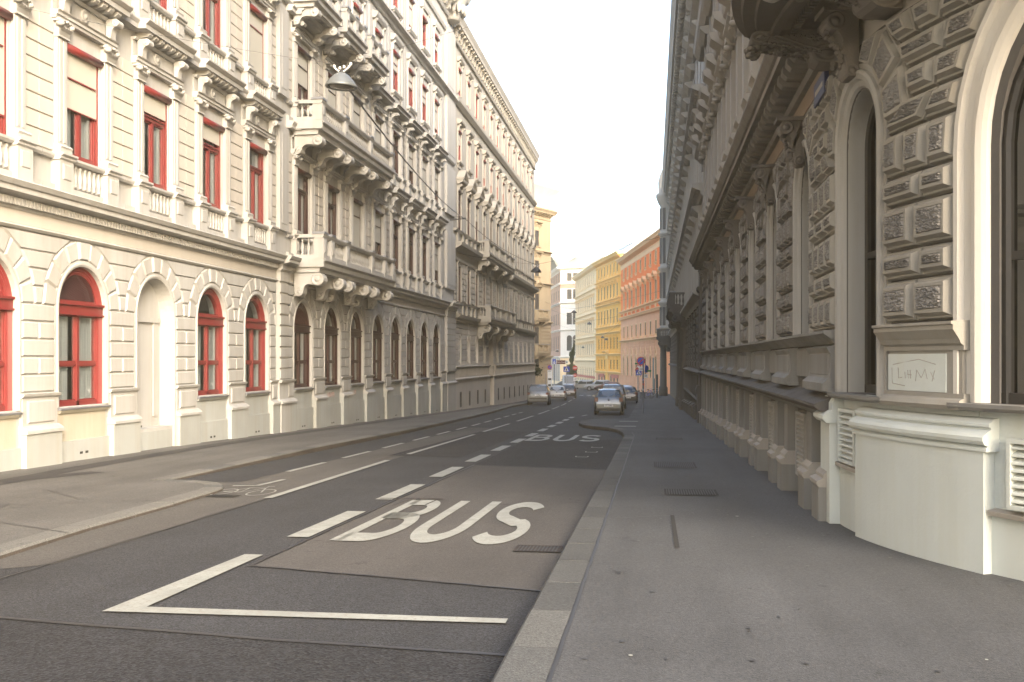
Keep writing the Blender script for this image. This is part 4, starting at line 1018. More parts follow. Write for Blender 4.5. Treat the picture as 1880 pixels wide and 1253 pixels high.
# ================================================================== FAR END OF THE STREET
def far_house(name, base, label, p, q, gzb, wall_levels, top, mats, axes_n, wins, extra=None, depth=13, margin=1.6, frame='trim', roofcol='roof', core_h=None):
    """facade from p to q (outside on the left-hand normal rule); wall_levels: list of (w0,w1,mat,[(wb,wt,half,arch,surround)])"""
    H_ = empty(name, base, label, 'building'); L = math.dist(p, q); F = Fac(H_, p[0], p[1], facing(p, q))
    ax = [margin+(L-2*margin)*(i+.5)/axes_n for i in range(axes_n)]
    for (w0, w1, mt, row) in wall_levels:
        m = MB(F)
        if row:
            wb, wt, hf, ar, su = row
            m.wall(0, L, w0, w1, -.4, 0, [(u, hf, wb, wt, ar) for u in ax], 0, 8)
            key = '%s_%.2f_%.2f' % (frame, hf, wt-wb)
            if key not in WIN:
                f = MB(); rectframe(f, -hf, hf, 0, wt-wb+(hf if ar else 0), .07, -.05, .02); f.box(-.04, .04, -.04, .01, 0, wt-wb); f.box(-hf, hf, -.04, .015, (wt-wb)*.68, (wt-wb)*.68+.07)
                pn = MB(); paneface(pn, -hf, hf, 0, wt-wb+(hf if ar else 0), -.02); WIN[key] = dict(frame=f.data('window', [frame]), pane=pn.data('pane', ['farglass']), h=wt-wb, half=hf)
            for u in ax:
                put_window(F, key, u, wb, -.06, -1, False)
                if su: F.put('window_surround', su, u, 0, wb)
        else: m.box(0, L, -.4, 0, w0, w1)
        m.build('facade_wall', [mt], H_)
    ch = core_h or top-.4
    m = MB(F); m.box(0, L, -depth, -.8, gzb-1, ch); m.box(0, L, -.8, -.75, gzb-1, ch, 1); m.build('rear_wall', [mats[0], 'inside'], H_)
    m = MB(F); m.side([(.5, top-.3), (-4, top+2.6), (-depth+3, top+2.6), (-depth, top-.4), (0, top-.4)], 0, L); m.build('roof', [roofcol], H_)
    m = MB(F); m.prof([(0, top-1.3), (.1, top-1.3), (.14, top-1.1), (0, top-1.1)], 0, L); u = .3
    while u < L-.2: m.side([(0, top-1.), (.3, top-.8), (.55, top-.66), (.55, top-.55), (0, top-.55)], u-.14, u+.14); u += .7
    m.prof([(0, top-.55), (.65, top-.55), (.7, top-.4), (.9, top-.15), (.9, top), (0, top+.05)], -.3, L+.3); m.build('main_cornice', [mats[1]], H_)
    return H_, F, L, ax
def band(F, Hh, L, ws, mat, p=.3, dent=()):
    m = MB(F)
    for w in ws:
        m.prof([(0, w-.3), (.08, w-.3), (.12, w-.1), (p, w), (p, w+.12), (0, w+.18)], 0, L)
        if w in dent:
            u = .2
            while u < L-.2: m.box(u, u+.22, .08, p*.8, w-.32, w-.02); u += .5
    m.build('string_course', [mat], Hh)
def rustic(F, Hh, L, ax, half, w0, w1, mat, st=.4, d=.08):
    e = [0]+[x for a in ax for x in (a-half, a+half)]+[L]
    for a, b in zip(e[::2], e[1::2]):
        if b-a < .1: continue
        m = MB(F); w = w0; m.box(a+.02, b-.02, -.02, .012, w0, w1)
        while w < w1-.1: m.rect(a+.02, b-.02, w, min(w+st-.05, w1), 0, d, .04); w += st
        m.build('rusticated_masonry', [mat], Hh)

Pn, Pf, Gf, Ff = (1.9, 135.5), (-5.5, 178.9), (-11.1, 201.4), (-17.8, 235.8)
# orange house
sh = lambda hf, h, mt, ped=False, hood=True: simple_sur(hf, h, hood, True, ped, mats=(mt,), proj=.5)
HP = sh(.66, 2.7, 'htr', True); HS = sh(.6, 1.6, 'htr', False, False); HQ = sh(.66, 1.9, 'htr', False, False)
Hh, FH, LH, axh = far_house('apartment_building', (-2, 158, -3.4), 'orange house with sand-coloured window gables over a pink stone ground floor', Pn, Pf, -5, [
    (-6, 4.7, 'hlow', (-1.0, 1.5, .72, True, None)), (4.7, 8.6, 'hlow', (5.3, 7.2, .62, False, HQ)), (8.6, 14.9, 'hst', (10.2, 12.9, .66, False, HP)), (14.9, 18.8, 'hst', (15.4, 17., .6, False, HS))], 19.1, ['hst', 'htr'], 9, None)
band(FH, Hh, LH, (4.8, 8.8, 9.8), 'htr', .45, (8.8,)); rustic(FH, Hh, LH, axh, 1.0, -3.2, 4.4, 'hlow', .45, .06)
m = MB(FH); m.box(0, LH, 0, .05, 17.25, 17.9)
for u in axh: m.box(u-.5, u+.5, 0, .12, 9.1, 9.6); m.arch(u, .72, -1.0, 1.5, [(0, -.1), (0, .08), (.28, .1), (.28, 0)], 0, 8); m.poly([(u-1., 2.1), (u, 3.3), (u+1., 2.1), (u+1., 2.4), (u, 3.6), (u-1., 2.4)], 0, .1)
m.build('trim', ['htr'], Hh)
m = MB(FH); m.box(9.2, 10.8, -.1, .08, -3.6, 1.9); m.build('portal_door', ['trim'], Hh)
m = MB(FH); m.box(4, LH-1, -1.8, -1.7, 19.1, 20.1); m.box(5, LH-2, -7, -3.2, 19.1, 22.); m.box(1, 12, -6, -2.6, 19.6, 25.2); m.box(12, 22, -6.5, -2.9, 19.6, 23.4); m.build('roof_terrace', ['ewh'], Hh)
for i in range(8):
    b = MB()
    for q in range(90):
        a, e, r = rnd.uniform(0, 6.28), rnd.uniform(-.4, 1.2), rnd.uniform(.2, .75); c = Vector((r*cos(a)*cos(e), r*sin(a)*cos(e), .6+r*sin(e)))
        t = Vector((rnd.uniform(-1, 1), rnd.uniform(-1, 1), rnd.uniform(-1, 1))).normalized()*.16; s2 = t.cross(Vector((.3, .5, .8))).normalized()*.1
        b.add([tuple(c-t), tuple(c+s2), tuple(c+t), tuple(c-s2)], [(0, 1, 2, 3)])
    b.lathe([(.25, 0), (.3, .4)], (0, 0, 0), 8, 1)
    p = FH.W(12+3.8*i, -1.3, 19.14); o = b.build('potted_shrub', ['leafl' if i in (1, 2) else 'leaf', 'hlow']); o.location = p
    tag(o, 'small leafy shrub in a pot on the roof edge of the orange house', 'plant', 'shrubs on the roof terrace')
# yellow house
GP = sh(.55, 2.4, 'gtr', False); GS = sh(.5, 1.8, 'gtr', False, False); G3 = sh(.55, 2.6, 'gtr', False, False)
Gh, FG, LG, axg = far_house('apartment_building', (-8, 190, -3.9), 'bright yellow house with a tall doorway, between the orange and the pale house', Pf, Gf, -6, [
    (-6, -.8, 'hlow', (-3.2, -1.3, .6, False, None)), (-.8, 2.6, 'gst', (-.1, 1.6, .5, False, None)), (2.6, 6.6, 'gst', (3.6, 5.7, .5, False, None)), (6.6, 11.9, 'gst', (8.3, 10.9, .55, False, G3)), (11.9, 16.6, 'gst', (13., 15.4, .55, False, GP)), (16.6, 20.3, 'gst', (17.4, 19.2, .5, False, GS))], 20.7, ['gst', 'gtr'], 7, None)
band(FG, Gh, LG, (-.7, 2.6, 6.6, 7.7, 11.9, 12.6, 16.5), 'gtr', .4); rustic(FG, Gh, LG, axg, .58, -.5, 2.3, 'gst', .5, .1); rustic(FG, Gh, LG, axg, .58, 2.9, 6.2, 'gst', .5, .1)
m = MB(FG); m.box(LG*.5-1.1, LG*.5+1.1, 0, .25, -4.4, 2.9); m.box(LG*.5-.7, LG*.5+.7, .25, .3, -4.4, 1.8, 1); m.prof([(0, 2.9), (.6, 2.9), (.9, 3.2), (0, 3.4)], LG*.5-1.5, LG*.5+1.5); m.build('doorway', ['gtr', 'gst'], Gh)
for a, b in ((2, 8), (LG-8, LG-4)): m = MB(FG); m.box(a, b, .02, .12, -1.7, -1.1); m.build('shop_sign', ['shopred'], Gh)
# pale house
FP = sh(.55, 2.4, 'fst', False); FS = sh(.5, 2., 'fst', False, False)
Fh, FF, LF, axf = far_house('apartment_building', (-15, 218, -4.3), 'pale cream house with long rows of plain windows, farthest along the right side', Gf, Ff, -6, [
    (-6, 1.4, 'fst', (-3., -.5, .6, True, None)), (1.4, 6.2, 'fst', (2.5, 4.9, .55, False, FP)), (6.2, 11., 'fst', (7.2, 9.6, .55, False, FP)), (11., 16., 'fst', (12., 14.4, .55, False, FP)), (16., 20.3, 'fst', (17., 19., .5, False, FS))], 20.7, ['fst', 'fst'], 10, None)
band(FF, Fh, LF, (1.4, 6.2, 11., 15.8), 'fst', .4); rustic(FF, Fh, LF, axf, .68, -2.6, 1.1, 'fst', .5, .1)
m = MB(FF); m.box(1, LF-1, .02, .14, -2.2, -1.7); m.build('shop_sign', ['shopred'], Fh)
# white and brick house facing the camera
EC = (-22.5, 249.3); El = (-27.3, 270.8); ez = lambda z: 1.7+(z-1.7)*1.11
ES = sh(.6, 2.6, 'ewh', False)
lev = lambda a, b: [(-8, ez(2.2), 'fst', (-3.8, .4, .75, False, None)), (ez(2.2), ez(8.2), a, (ez(3.6), ez(6.4), .7, True, None)), (ez(8.2), ez(14.2), b, (ez(9.4), ez(12.), .7, False, None)), (ez(14.2), ez(18.6), b, (ez(15.), ez(17.2), .65, False, None)), (ez(18.6), ez(22.), a, (ez(19.), ez(20.8), .65, False, None))]
Eh, FE, LE, axe = far_house('apartment_building', (-19, 251, -4.7), 'white stone house closing the street view, with a red band under its parapet', (-13.5, 245.9), EC, -6, lev('ewh', 'ewh'), ez(22.3), ['ewh', 'ewh'], 4, None, depth=10)
band(FE, Eh, LE, (ez(2.2), ez(8.2), ez(14.2), ez(18.6)), 'ewh', .4, (ez(18.6),)); rustic(FE, Eh, LE, axe, .85, -3.8, 2., 'fst', .55, .1)
m = MB(FE); m.box(0, LE, 0, .05, ez(17.4), ez(18.25)); m.build('brick_band', ['ebr'], Eh)
Ek, FK, LK, axk = far_house('apartment_building', (-25, 260, -4.7), 'brick-pink house with arched windows, left of the white closing house', (-22.7, 250.2), El, -6, lev('ebr', 'ebr'), ez(22.28), ['ebr', 'ewh'], 5, None, depth=.9, roofcol='roof')
band(FK, Ek, LK, (ez(2.2), ez(8.2), ez(14.2), ez(18.6)), 'ewh', .4, (ez(18.6),)); rustic(FK, Ek, LK, axk, .85, -3.8, 2., 'bst2', .55, .1)
# cream-yellow corner house: chamfered corner with stacked balconies
P1, P2 = (-15.9, 124.1), (-13.05, 130.6)
DS = sh(.55, 2.5, 'dst', False); DP = simple_sur(.55, 2.5, True, False, True, mats=('dst',), proj=.4)
Dh, FD, LD, axd = far_house('corner_building', (-16, 129, -2.9), 'cream-yellow corner house with three stacked round balconies on its chamfered corner', P2, P1, -4, [
    (-4, 2.0, 'dst', (-.4, 1.75, .55, False, None)), (2.0, 6.2, 'dst', (3.7, 5.75, .55, False, None)), (6.2, 11.3, 'dst', (7.9, 10.0, .55, False, DP)), (11.3, 15.2, 'dst', (12.2, 14.2, .5, False, DS)), (15.2, 20.4, 'dst', (16., 18., .5, False, DS))], 20.8, ['dst', 'dst'], 1, None, depth=1.6, margin=.2, roofcol='ewh')  # roof strip coloured pale as if in sunlight
band(FD, Dh, LD, (2.0, 6.4, 11.3, 15.4), 'dst', .4); rustic(FD, Dh, LD, [axd[0]], .7, -2.6, 1.9, 'dst', .45, .09); rustic(FD, Dh, LD, [axd[0]], .7, 2.5, 6., 'dst', .45, .07)
for w in (2.55, 6.9):
    balcony(FD, Dh, axd[0]-1.6, axd[0]+1.6, w, 1.0, w+1.0, [axd[0]-1.1, axd[0]+1.1], .35, .6, ['dst'], [axd[0]])
mb = MB(); body = [P1, P2, (-16, 138), (-24, 146), (-40, 142), (-42, 124), (-30, 124.1)]
n = len(body); mb.add([(x-.3, y+.8, -4.) for x, y in body]+[(x-.3, y+.8, 20.) for x, y in body], [tuple(range(2*n-1, n-1, -1))]+[(i, (i+1) % n, (i+1) % n+n, i+n) for i in range(n)])
mb.build('side_wall', ['dst'], Dh)
mb = MB(); c = (-28, 134); ins = [(x+(c[0]-x)*.25, y+(c[1]-y)*.25) for x, y in body]
mb.add([(x-.3, y+.8, 20.) for x, y in body]+[(x, y, 25.5) for x, y in ins], [tuple(range(2*n-1, n-1, -1))]+[(i, (i+1) % n, (i+1) % n+n, i+n) for i in range(n)])
mb.build('roof', ['ewh'], Dh)  # sunlight on this roof is put into its pale colour
# ================================================================== GROUND, ROAD, PAVEMENTS
def struct(name, mb, mats):
    o = mb.build(name, mats); o['kind'] = 'structure'; return o
YS = [-42, -20, 0, 20, 45, 85, 130, 180, 245, 300, 346]
mb = MB(); XS = [-105, -60, -20, 0, 20, 40, 58]
mb.add([(x, y, gz(y)) for y in YS for x in XS], [(j*7+i, j*7+i+1, (j+1)*7+i+1, (j+1)*7+i) for j in range(10) for i in range(6)])
struct('ground', mb, ['asph'])
def sheet(mb, pts, off, m=0):
    """flat polygon lying on the sloping street"""
    if max(p[1] for p in pts) > 85.01 and min(p[1] for p in pts) < 84.99:
        for keep in (-1, 1):
            q = []
            for a, b in zip(pts, pts[1:]+pts[:1]):
                ia, ib = (a[1]-85)*keep >= 0, (b[1]-85)*keep >= 0
                if ia: q.append(a)
                if ia != ib: t = (85-a[1])/(b[1]-a[1]); q.append((a[0]+(b[0]-a[0])*t, 85.))
            if len(q) > 2: sheet(mb, q, off, m)
        return
    a = sum(p[0]*q[1]-q[0]*p[1] for p, q in zip(pts, pts[1:]+pts[:1]))
    if a < 0: pts = pts[::-1]
    mb.add([(x, y, gz(y)+off) for x, y in pts], [tuple(range(len(pts)))], m)
def wob(pts, amp=.02, step=.35):
    """ragged edges for patches"""
    o = []
    for a, b in zip(pts, pts[1:]+pts[:1]):
        n = max(1, int(math.dist(a, b)/step))
        for i in range(n):
            t = i/n; o.append((a[0]+(b[0]-a[0])*t+(rnd.uniform(-amp, amp) if i else 0), a[1]+(b[1]-a[1])*t+(rnd.uniform(-amp, amp) if i else 0)))
    return o
rd = MB()
sheet(rd, wob([(-30, -40), (-.9, -40), (-.9, 6.28), (-2.5, 6.42), (-4.6, 6.72), (-6.0, 6.9), (-30, 8.2)], .012), .004, 1)
sheet(rd, wob([(-3.68, 9.0), (-.87, 8.25), (-.87, 20.2), (-3.68, 20.9)], .01), .004, 2)
sheet(rd, [(-8.6, 6.0), (-5.55, 8.8), (-5.62, 14), (-5.78, 21.7), (-5.92, 39), (-8.5, 39), (-8.4, 20)], .004, 3)
sheet(rd, wob([(-8.3, 16.4), (-7.0, 16.6), (-7.05, 60), (-9.2, 60)], .015), .008, 0)
sheet(rd, wob([(-6.2, 23.4), (-4.4, 23.0), (-4.4, 36), (-6.1, 36.2)], .02), .008, 1)
sheet(rd, wob([(-3.7, 20.9), (-.9, 20.2), (-.9, 31.5), (-3.8, 30.5)], .02), .004, 1)
def ribbon(mb, pts, w, off, m=0, jit=0., step=.4):
    q = []
    for a, b in zip(pts, pts[1:]):
        n = max(1, int(math.dist(a, b)/step))
        for i in range(n): t = i/n; q.append((a[0]+(b[0]-a[0])*t+(rnd.uniform(-jit, jit)), a[1]+(b[1]-a[1])*t+rnd.uniform(-jit, jit)))
    q.append(pts[-1])
    for i in range(len(q)-1):
        (x0, y0), (x1, y1) = q[i], q[i+1]; l = math.dist(q[i], q[i+1]); nx, ny = -(y1-y0)/l, (x1-x0)/l
        def nn(k):
            a, b = q[max(k-1, 0)], q[min(k+1, len(q)-1)]; d = math.dist(a, b); return -(b[1]-a[1])/d, (b[0]-a[0])/d
        (n0x, n0y), (n1x, n1y) = nn(i), nn(i+1); h0 = w/2*(1+(rnd.uniform(-.3, .3) if jit else 0)); h1 = w/2
        sheet(mb, [(x0+n0x*h1, y0+n0y*h1), (x0-n0x*h1, y0-n0y*h1), (x1-n1x*h1, y1-n1y*h1), (x1+n1x*h1, y1+n1y*h1)], off, m)
for pts, w in (([(-9, 7.9), (-6., 6.92), (-4.6, 6.70), (-2.5, 6.40), (-.9, 6.26)], .05), ([(-3.72, 8.98), (-2.4, 8.66), (-.9, 8.25)], .03), ([(-3.7, 9), (-3.72, 14.), (-3.7, 20.9)], .035), ([(-3.7, 20.92), (-.9, 20.2)], .03),
               ([(-5.6, 7.5), (-5.58, 9), (-5.62, 14.2), (-5.78, 21.7)], .018), ([(-6.9, 21.9), (-6.2, 21.7), (-5.95, 24.5)], .02), ([(-1.1, 26.8), (-3.7, 27.2)], .018)):
    ribbon(rd, pts, w, .012, 4, .012)
road = rd.build('road', ['asph', 'asphb', 'asphl', 'asphc', 'tar']); road['kind'] = 'structure'
def mark(name, fn):
    m = MB(); fn(m); return m.build(name, ['paint'], road)
def quadm(x0, y0, x1, y1, w): return lambda m: ribbon(m, [(x0, y0), (x1, y1)], w, .0145, 0, 0, 6.)
y = 10.72; k = 0
while y < 52:
    x = -3.87-.006*(y-10.7); mark('lane_dash', quadm(x, y, x-.01, y+2.35-.006*y, .25)); y += 3.7-.002*y
mark('lane_corner', lambda m: (sheet(m, [(-4.03, 7.0), (-3.78, 7.19), (-3.80, 9.55), (-3.99, 9.55)], .0145), sheet(m, [(-4.03, 7.0), (-1.03, 7.08), (-1.03, 7.22), (-3.78, 7.19)], .0145)))
cl = [(-5.62, 14.3), (-5.8, 21.9), (-6.0, 39.6), (-6.5, 61), (-8.7, 119)]
def along(pl, y):
    for (x0, y0), (x1, y1) in zip(pl, pl[1:]):
        if y <= y1: return x0+(x1-x0)*(y-y0)/(y1-y0)
    return pl[-1][0]
for a, b in ((14.3, 21.8), (23.8, 33.5), (35.5, 43), (46, 54), (57, 66), (69, 78), (81, 90), (94, 102), (106, 114)): mark('centre_line', quadm(along(cl, a), a, along(cl, b), b, .13))
el = [(-6.93, 18.6), (-7.0, 24.6), (-7.25, 40), (-7.9, 64)]
y = 18.65
while y < 62: mark('edge_dash', quadm(along(el, y), y, along(el, y+2.3), y+2.3, .12)); y += 3.65
mark('edge_corner', lambda m: (ribbon(m, [(-6.85, 15.9), (-6.45, 16.0)], .12, .0145, 0, 0, 6), ribbon(m, [(-6.47, 15.96), (-6.42, 17.1)], .1, .0145, 0, 0, 6)))
def strokes(m, pls, x0, y0, sx, sy, w):
    for pl in pls:
        n = len(pl); L = []; Rr = []
        for i, p in enumerate(pl):
            a, b = pl[max(i-1, 0)], pl[min(i+1, n-1)]; d = math.dist(a, b) or 1; nx, ny = -(b[1]-a[1])/d, (b[0]-a[0])/d
            L.append((p[0]+nx*w/2, p[1]+ny*w/2)); Rr.append((p[0]-nx*w/2, p[1]-ny*w/2))
        for i in range(n-1): sheet(m, [(x0+sx*q[0], y0+sy*q[1]) for q in (L[i], Rr[i], Rr[i+1], L[i+1])], .0145)
def arc(cx, cy, rx, ry, a0, a1, n=14): return [(cx+rx*cos(R(a0+(a1-a0)*i/n)), cy+ry*sin(R(a0+(a1-a0)*i/n))) for i in range(n+1)]
def letters(x0, y0, wd, ht, m):
    # every letter in a cell 1 wide by 1.5 high, stretched along the road
    g = wd/3.44; sy = ht/1.5
    B_ = [[(.11, 0), (.11, 1.5)], [(.1, 1.39)]+[(.5, 1.39)]+arc(.5, 1.11, .3, .28, 90, -90)+[(.1, .83)], [(.1, .83), (.55, .83)]+arc(.55, .47, .34, .36, 90, -90)+[(.1, .11)]]
    U_ = [[(.11, 1.5), (.11, .5)]+arc(.5, .5, .39, .39, 180, 360)+[(.89, 1.5)]]
    S_ = [arc(.5, 1.08, .37, .31, 25, 180)+arc(.5, 1.08, .37, .31, 180, 250)[1:]+[(.62, .66)]+arc(.5, .42, .39, .31, 55, -150, 18)[0:]]
    for k, L in enumerate((B_, U_, S_)): strokes(m, L, x0+k*g*1.22, y0, g, sy, .235)
mark('bus_lettering', lambda m: letters(-3.45, 10.55, 2.02, 3.85, m)); mark('bus_lettering', lambda m: letters(-3.82, 30.1, 2.2, 3.7, m))
def bikesym(m):
    P = [arc(.0, .0, .28, .28, 0, 360, 20), arc(1., .0, .28, .28, 0, 360, 20), [(0, 0), (.3, .42), (.72, .42), (1, 0)], [(.3, .42), (.45, 0), (.72, .42)], [(0, 0), (.45, 0)], [(.72, .42), (.66, .58), (.8, .6)]]
    strokes(m, P, -6.62, 15.0, .62, 1.5, .036)
mark('bicycle_symbol', bikesym)
def survey(m):
    for x, y in ((-1.78, 23.6), (-1.66, 25.3), (-1.62, 27.2)):
        ribbon(m, [(x, y), (x+.28, y)], .09, .0145, 0, 0, 6); ribbon(m, [(x, y), (x, y+.3)], .03, .0146, 0, 0, 6); ribbon(m, [(x+.28, y), (x+.28, y+.3)], .03, .0146, 0, 0, 6)
mark('survey_mark', survey)
mark('parking_tick', quadm(-3.75, 54.3, -3.62, 56.5, .12))
for i in range(11): mark('crossing_stripe', quadm(-11.6+.95*i, 124.2, -11.6+.95*i, 127.6, .5))

def hleft(y): return .055 if y < 16.6 else (.055+.075*(y-16.6)/8 if y < 24.6 else .13)
def kerb(name, pl, side, hf=lambda y: .13, wd=.3, top='granite'):
    """granite kerb along a polyline; side=+1 when the pavement lies to the right of the walking direction"""
    q = []
    for a, b in zip(pl, pl[1:]):
        n = max(1, round(math.dist(a, b)/1.0)); q += [(a[0]+(b[0]-a[0])*i/n, a[1]+(b[1]-a[1])*i/n) for i in range(n)]
    q.append(pl[-1]); nn = []
    for i in range(len(q)):
        a, b = q[max(i-1, 0)], q[min(i+1, len(q)-1)]; d = math.dist(a, b); nn.append(((b[1]-a[1])/d*side, -(b[0]-a[0])/d*side))
    m = MB()
    for i in range(len(q)-1):
        vs = []
        for j in (i, i+1):
            z = gz(q[j][1])+(.0 if j == i else rnd.uniform(-.003, .003)); t = .006 if j == i else -.006; dx, dy = q[i+1][0]-q[i][0], q[i+1][1]-q[i][1]; l = math.hypot(dx, dy); h = hf(q[j][1]); pr = [(0, -.2, 1), (0.006, h-.02, 1), (.03, h+.004, 0), (wd, h+.004, 0), (wd, -.2, 0)]
            for o, w, _ in pr: vs.append((q[j][0]+nn[j][0]*o+dx/l*t, q[j][1]+nn[j][1]*o+dy/l*t, z+w))
        m.add(vs, [(0, 5, 6, 1)], 1); m.add(vs, [(1, 6, 7, 2), (2, 7, 8, 3), (3, 8, 9, 4), (0, 1, 2, 3, 4), (9, 8, 7, 6, 5)], rnd.choice((0, 0, 2, 3)))
    struct(name, m, [top, 'granited', 'granite2', 'granite3' if top == 'granite' else top])
    return [(q[i][0]+nn[i][0]*wd, q[i][1]+nn[i][1]*wd) for i in range(len(q))]
kr = [(-.86, -40), (-.86, 20), (-.88, 31.5), (-1.0, 33.8), (-1.25, 36.), (-1.6, 37.3), (-2.2, 38.4), (-2.7, 39.8), (-3.02, 41.8), (-3.08, 43.6), (-2.95, 45.2), (-2.6, 46.2), (-2.1, 46.9), (-1.5, 47.4), (-1.15, 48.2), (-1.3, 85), (-1.62, 128), (-1.2, 130.2), (.2, 131.5), (4, 132), (26, 132)]
ir = kerb('kerb', kr, 1)
kl = [(-5.5, -40), (-5.75, 4), (-5.93, 8.5), (-6.12, 10.4), (-6.24, 12.6), (-6.33, 13.7), (-6.37, 14.2), (-6.46, 14.65), (-6.6, 15.), (-6.8, 15.28), (-7.05, 15.47), (-7.35, 15.57), (-7.7, 15.63), (-8.05, 15.8), (-8.2, 16.2), (-8.25, 21.3), (-8.35, 34), (-8.85, 50), (-9.35, 60), (-10.25, 74), (-10.45, 84), (-10.6, 104), (-11.2, 106.5), (-14, 107.5), (-60, 107.6)]
kl = [(x*1.045, y*1.045) if 3 < y < 16 else (x, y) for x, y in kl]
il = kerb('kerb', kl, -1, hleft, top='granite4')
def slab(name, poly, mats, h=.13, extra=None, hf=None):
    m = MB(); pts = poly
    a = sum(p[0]*q[1]-q[0]*p[1] for p, q in zip(pts, pts[1:]+pts[:1]))
    if a < 0: pts = pts[::-1]
    if hf:                                                        # cut where the pavement height changes
        for lo, hi in ((-99, 16.6), (16.6, 24.6), (24.6, 999)):
            q = pts
            for c, sg in ((lo, 1), (hi, -1)):
                o = []
                for a_, b_ in zip(q, q[1:]+q[:1]):
                    ia, ib = (a_[1]-c)*sg >= 0, (b_[1]-c)*sg >= 0
                    if ia: o.append(a_)
                    if ia != ib: t = (c-a_[1])/(b_[1]-a_[1]); o.append((a_[0]+(b_[0]-a_[0])*t, c))
                q = o
            sheet(m, q, h, 0)
    else: sheet(m, pts, h, 0)
    if extra: extra(m)
    if hf:
        m.v = [(x, y, z-.13+hf(y)) for x, y, z in m.v]
    return struct(name, m, mats)
def rx(m):
    ribbon(m, [(x+.02, y) for x, y in ir if y < 34], .02, .1365, 1, .006, .25)
    ribbon(m, [(-.5, 11.9), (.22, 12.3)], .012, .137, 1, .004)
    for i in range(150):
        x, y, r = rnd.uniform(-.4, 3.), rnd.uniform(5.4, 18), rnd.uniform(.006, .022); sheet(m, [(x+r*cos(a*pi/4)*rnd.uniform(.6, 1.2), y+r*1.2*sin(a*pi/4)) for a in range(8)], .137, 1 if rnd.random() < .96 else 2)
    
    for y0 in (38.2, 43.4): sheet(m, [(-1.42, y0), (-.62, y0), (-.62, y0+.55), (-1.42, y0+.55)], .136, 2)
slab('pavement', ir+[(26, -40)], ['walk', 'tar', 'paint', 'walkd'], extra=rx)
def lx(m):
    d1 = [(-10.9, 4), (-10.6, 15.1), (-10.85, 17.6), (-10.95, 20.3), (-11.1, 29.), (-11.15, 40), (-11.2, 59), (-11.4, 100)]
    ribbon(m, d1, .5, .135, 1, .0); ribbon(m, [(-10.7, 15.6), (-10.1, 17.4)], .4, .134, 1, 0)
    sheet(m, wob([(-11.8, 10), (-10.85, 10), (-10.85, 17), (-11.3, 18), (-11.85, 17)], .04), .1345, 2)
    for pts in ([(-6.6, 13.6), (-8, 13.3), (-9.2, 14.4), (-12, 13.2)], [(-6.3, 10.3), (-8.1, 11.2), (-8.6, 12.6), (-6.7, 13.4)], [(-8.3, 16.5), (-9.1, 14.6)], [(-8.6, 30), (-11., 30.6)], [(-8.7, 22.4), (-10.8, 22.1)]): ribbon(m, pts, .014, .138, 3, .006)
slab('pavement', il+[(-60, -40)], ['walkl', 'walkd', 'walkl', 'tar'], extra=lx, hf=hleft)

# covers and gratings (each could be lifted out)
def grate(name, x0, x1, y0, y1, off, label, bars=True, mat='iron', grp=None):
    m = MB(); z = lambda y: gz(y)+off; t = .03
    for a, b, c, d in ((x0, x0+t, y0, y1), (x1-t, x1, y0, y1), (x0+t, x1-t, y0, y0+t), (x0+t, x1-t, y1-t, y1)): m.add([(a, c, z(c)+.007), (b, c, z(c)+.007), (b, d, z(d)+.007), (a, d, z(d)+.007)], [(0, 1, 2, 3)])
    if bars:
        m.add([(x0, y0, z(y0)+.0035), (x1, y0, z(y0)+.0035), (x1, y1, z(y1)+.0035), (x0, y1, z(y1)+.0035)], [(0, 1, 2, 3)], 1)
        x = x0+t+.012
        while x < x1-t: m.add([(x, y0, z(y0)+.006), (x+.018, y0, z(y0)+.006), (x+.018, y1, z(y1)+.006), (x, y1, z(y1)+.006)], [(0, 1, 2, 3)]); x += .036
    o = m.build(name, [mat, 'black']); tag(o, label, 'cover')
grate('cellar_grating', .17, .93, 14.55, 15.35, .137, 'barred iron cellar grating set into the right pavement, nearest of three'); grate('cellar_grating', .03, .83, 19.3, 20.7, .137, 'brown-rimmed iron cover in the right pavement, behind the nearest barred grating', True, 'rust')
grate('cellar_grating', .1, .85, 29., 30.2, .137, 'faint small grating in the right pavement, farthest of three')
m = MB(); ribbon(m, [(.235, 9.85), (.235, 12.3)], .045, .1385, 0, .0); o = m.build('drain_slot', ['iron']); tag(o, 'narrow metal drain slot running lengthwise in the near right pavement', 'drain')
grate('gully_grating', -1.4, -.92, 10.15, 10.55, .009, 'rusty gully grating in the gutter beside the first BUS lettering', True, 'rust')
grate('gully_grating', -6.6, -6.15, 14.3, 14.6, .009, 'dark gully grating at the rounded tip of the left kerb', True, 'iron')
m = MB(); ribbon(m, [(-3.98, 14.52), (-3.05, 14.6)], .07, .0165, 0, .012, .12); ribbon(m, [(-3.1, 14.55), (-3.14, 13.85)], .03, .0165, 0, .004); ribbon(m, [(-3.6, 13.75), (-3.55, 14.5)], .02, .0165, 1, .004)
o = m.build('utility_cover', ['rust', 'tar']); tag(o, 'rusty edge of a buried cover frame at the top of the letter B', 'cover')

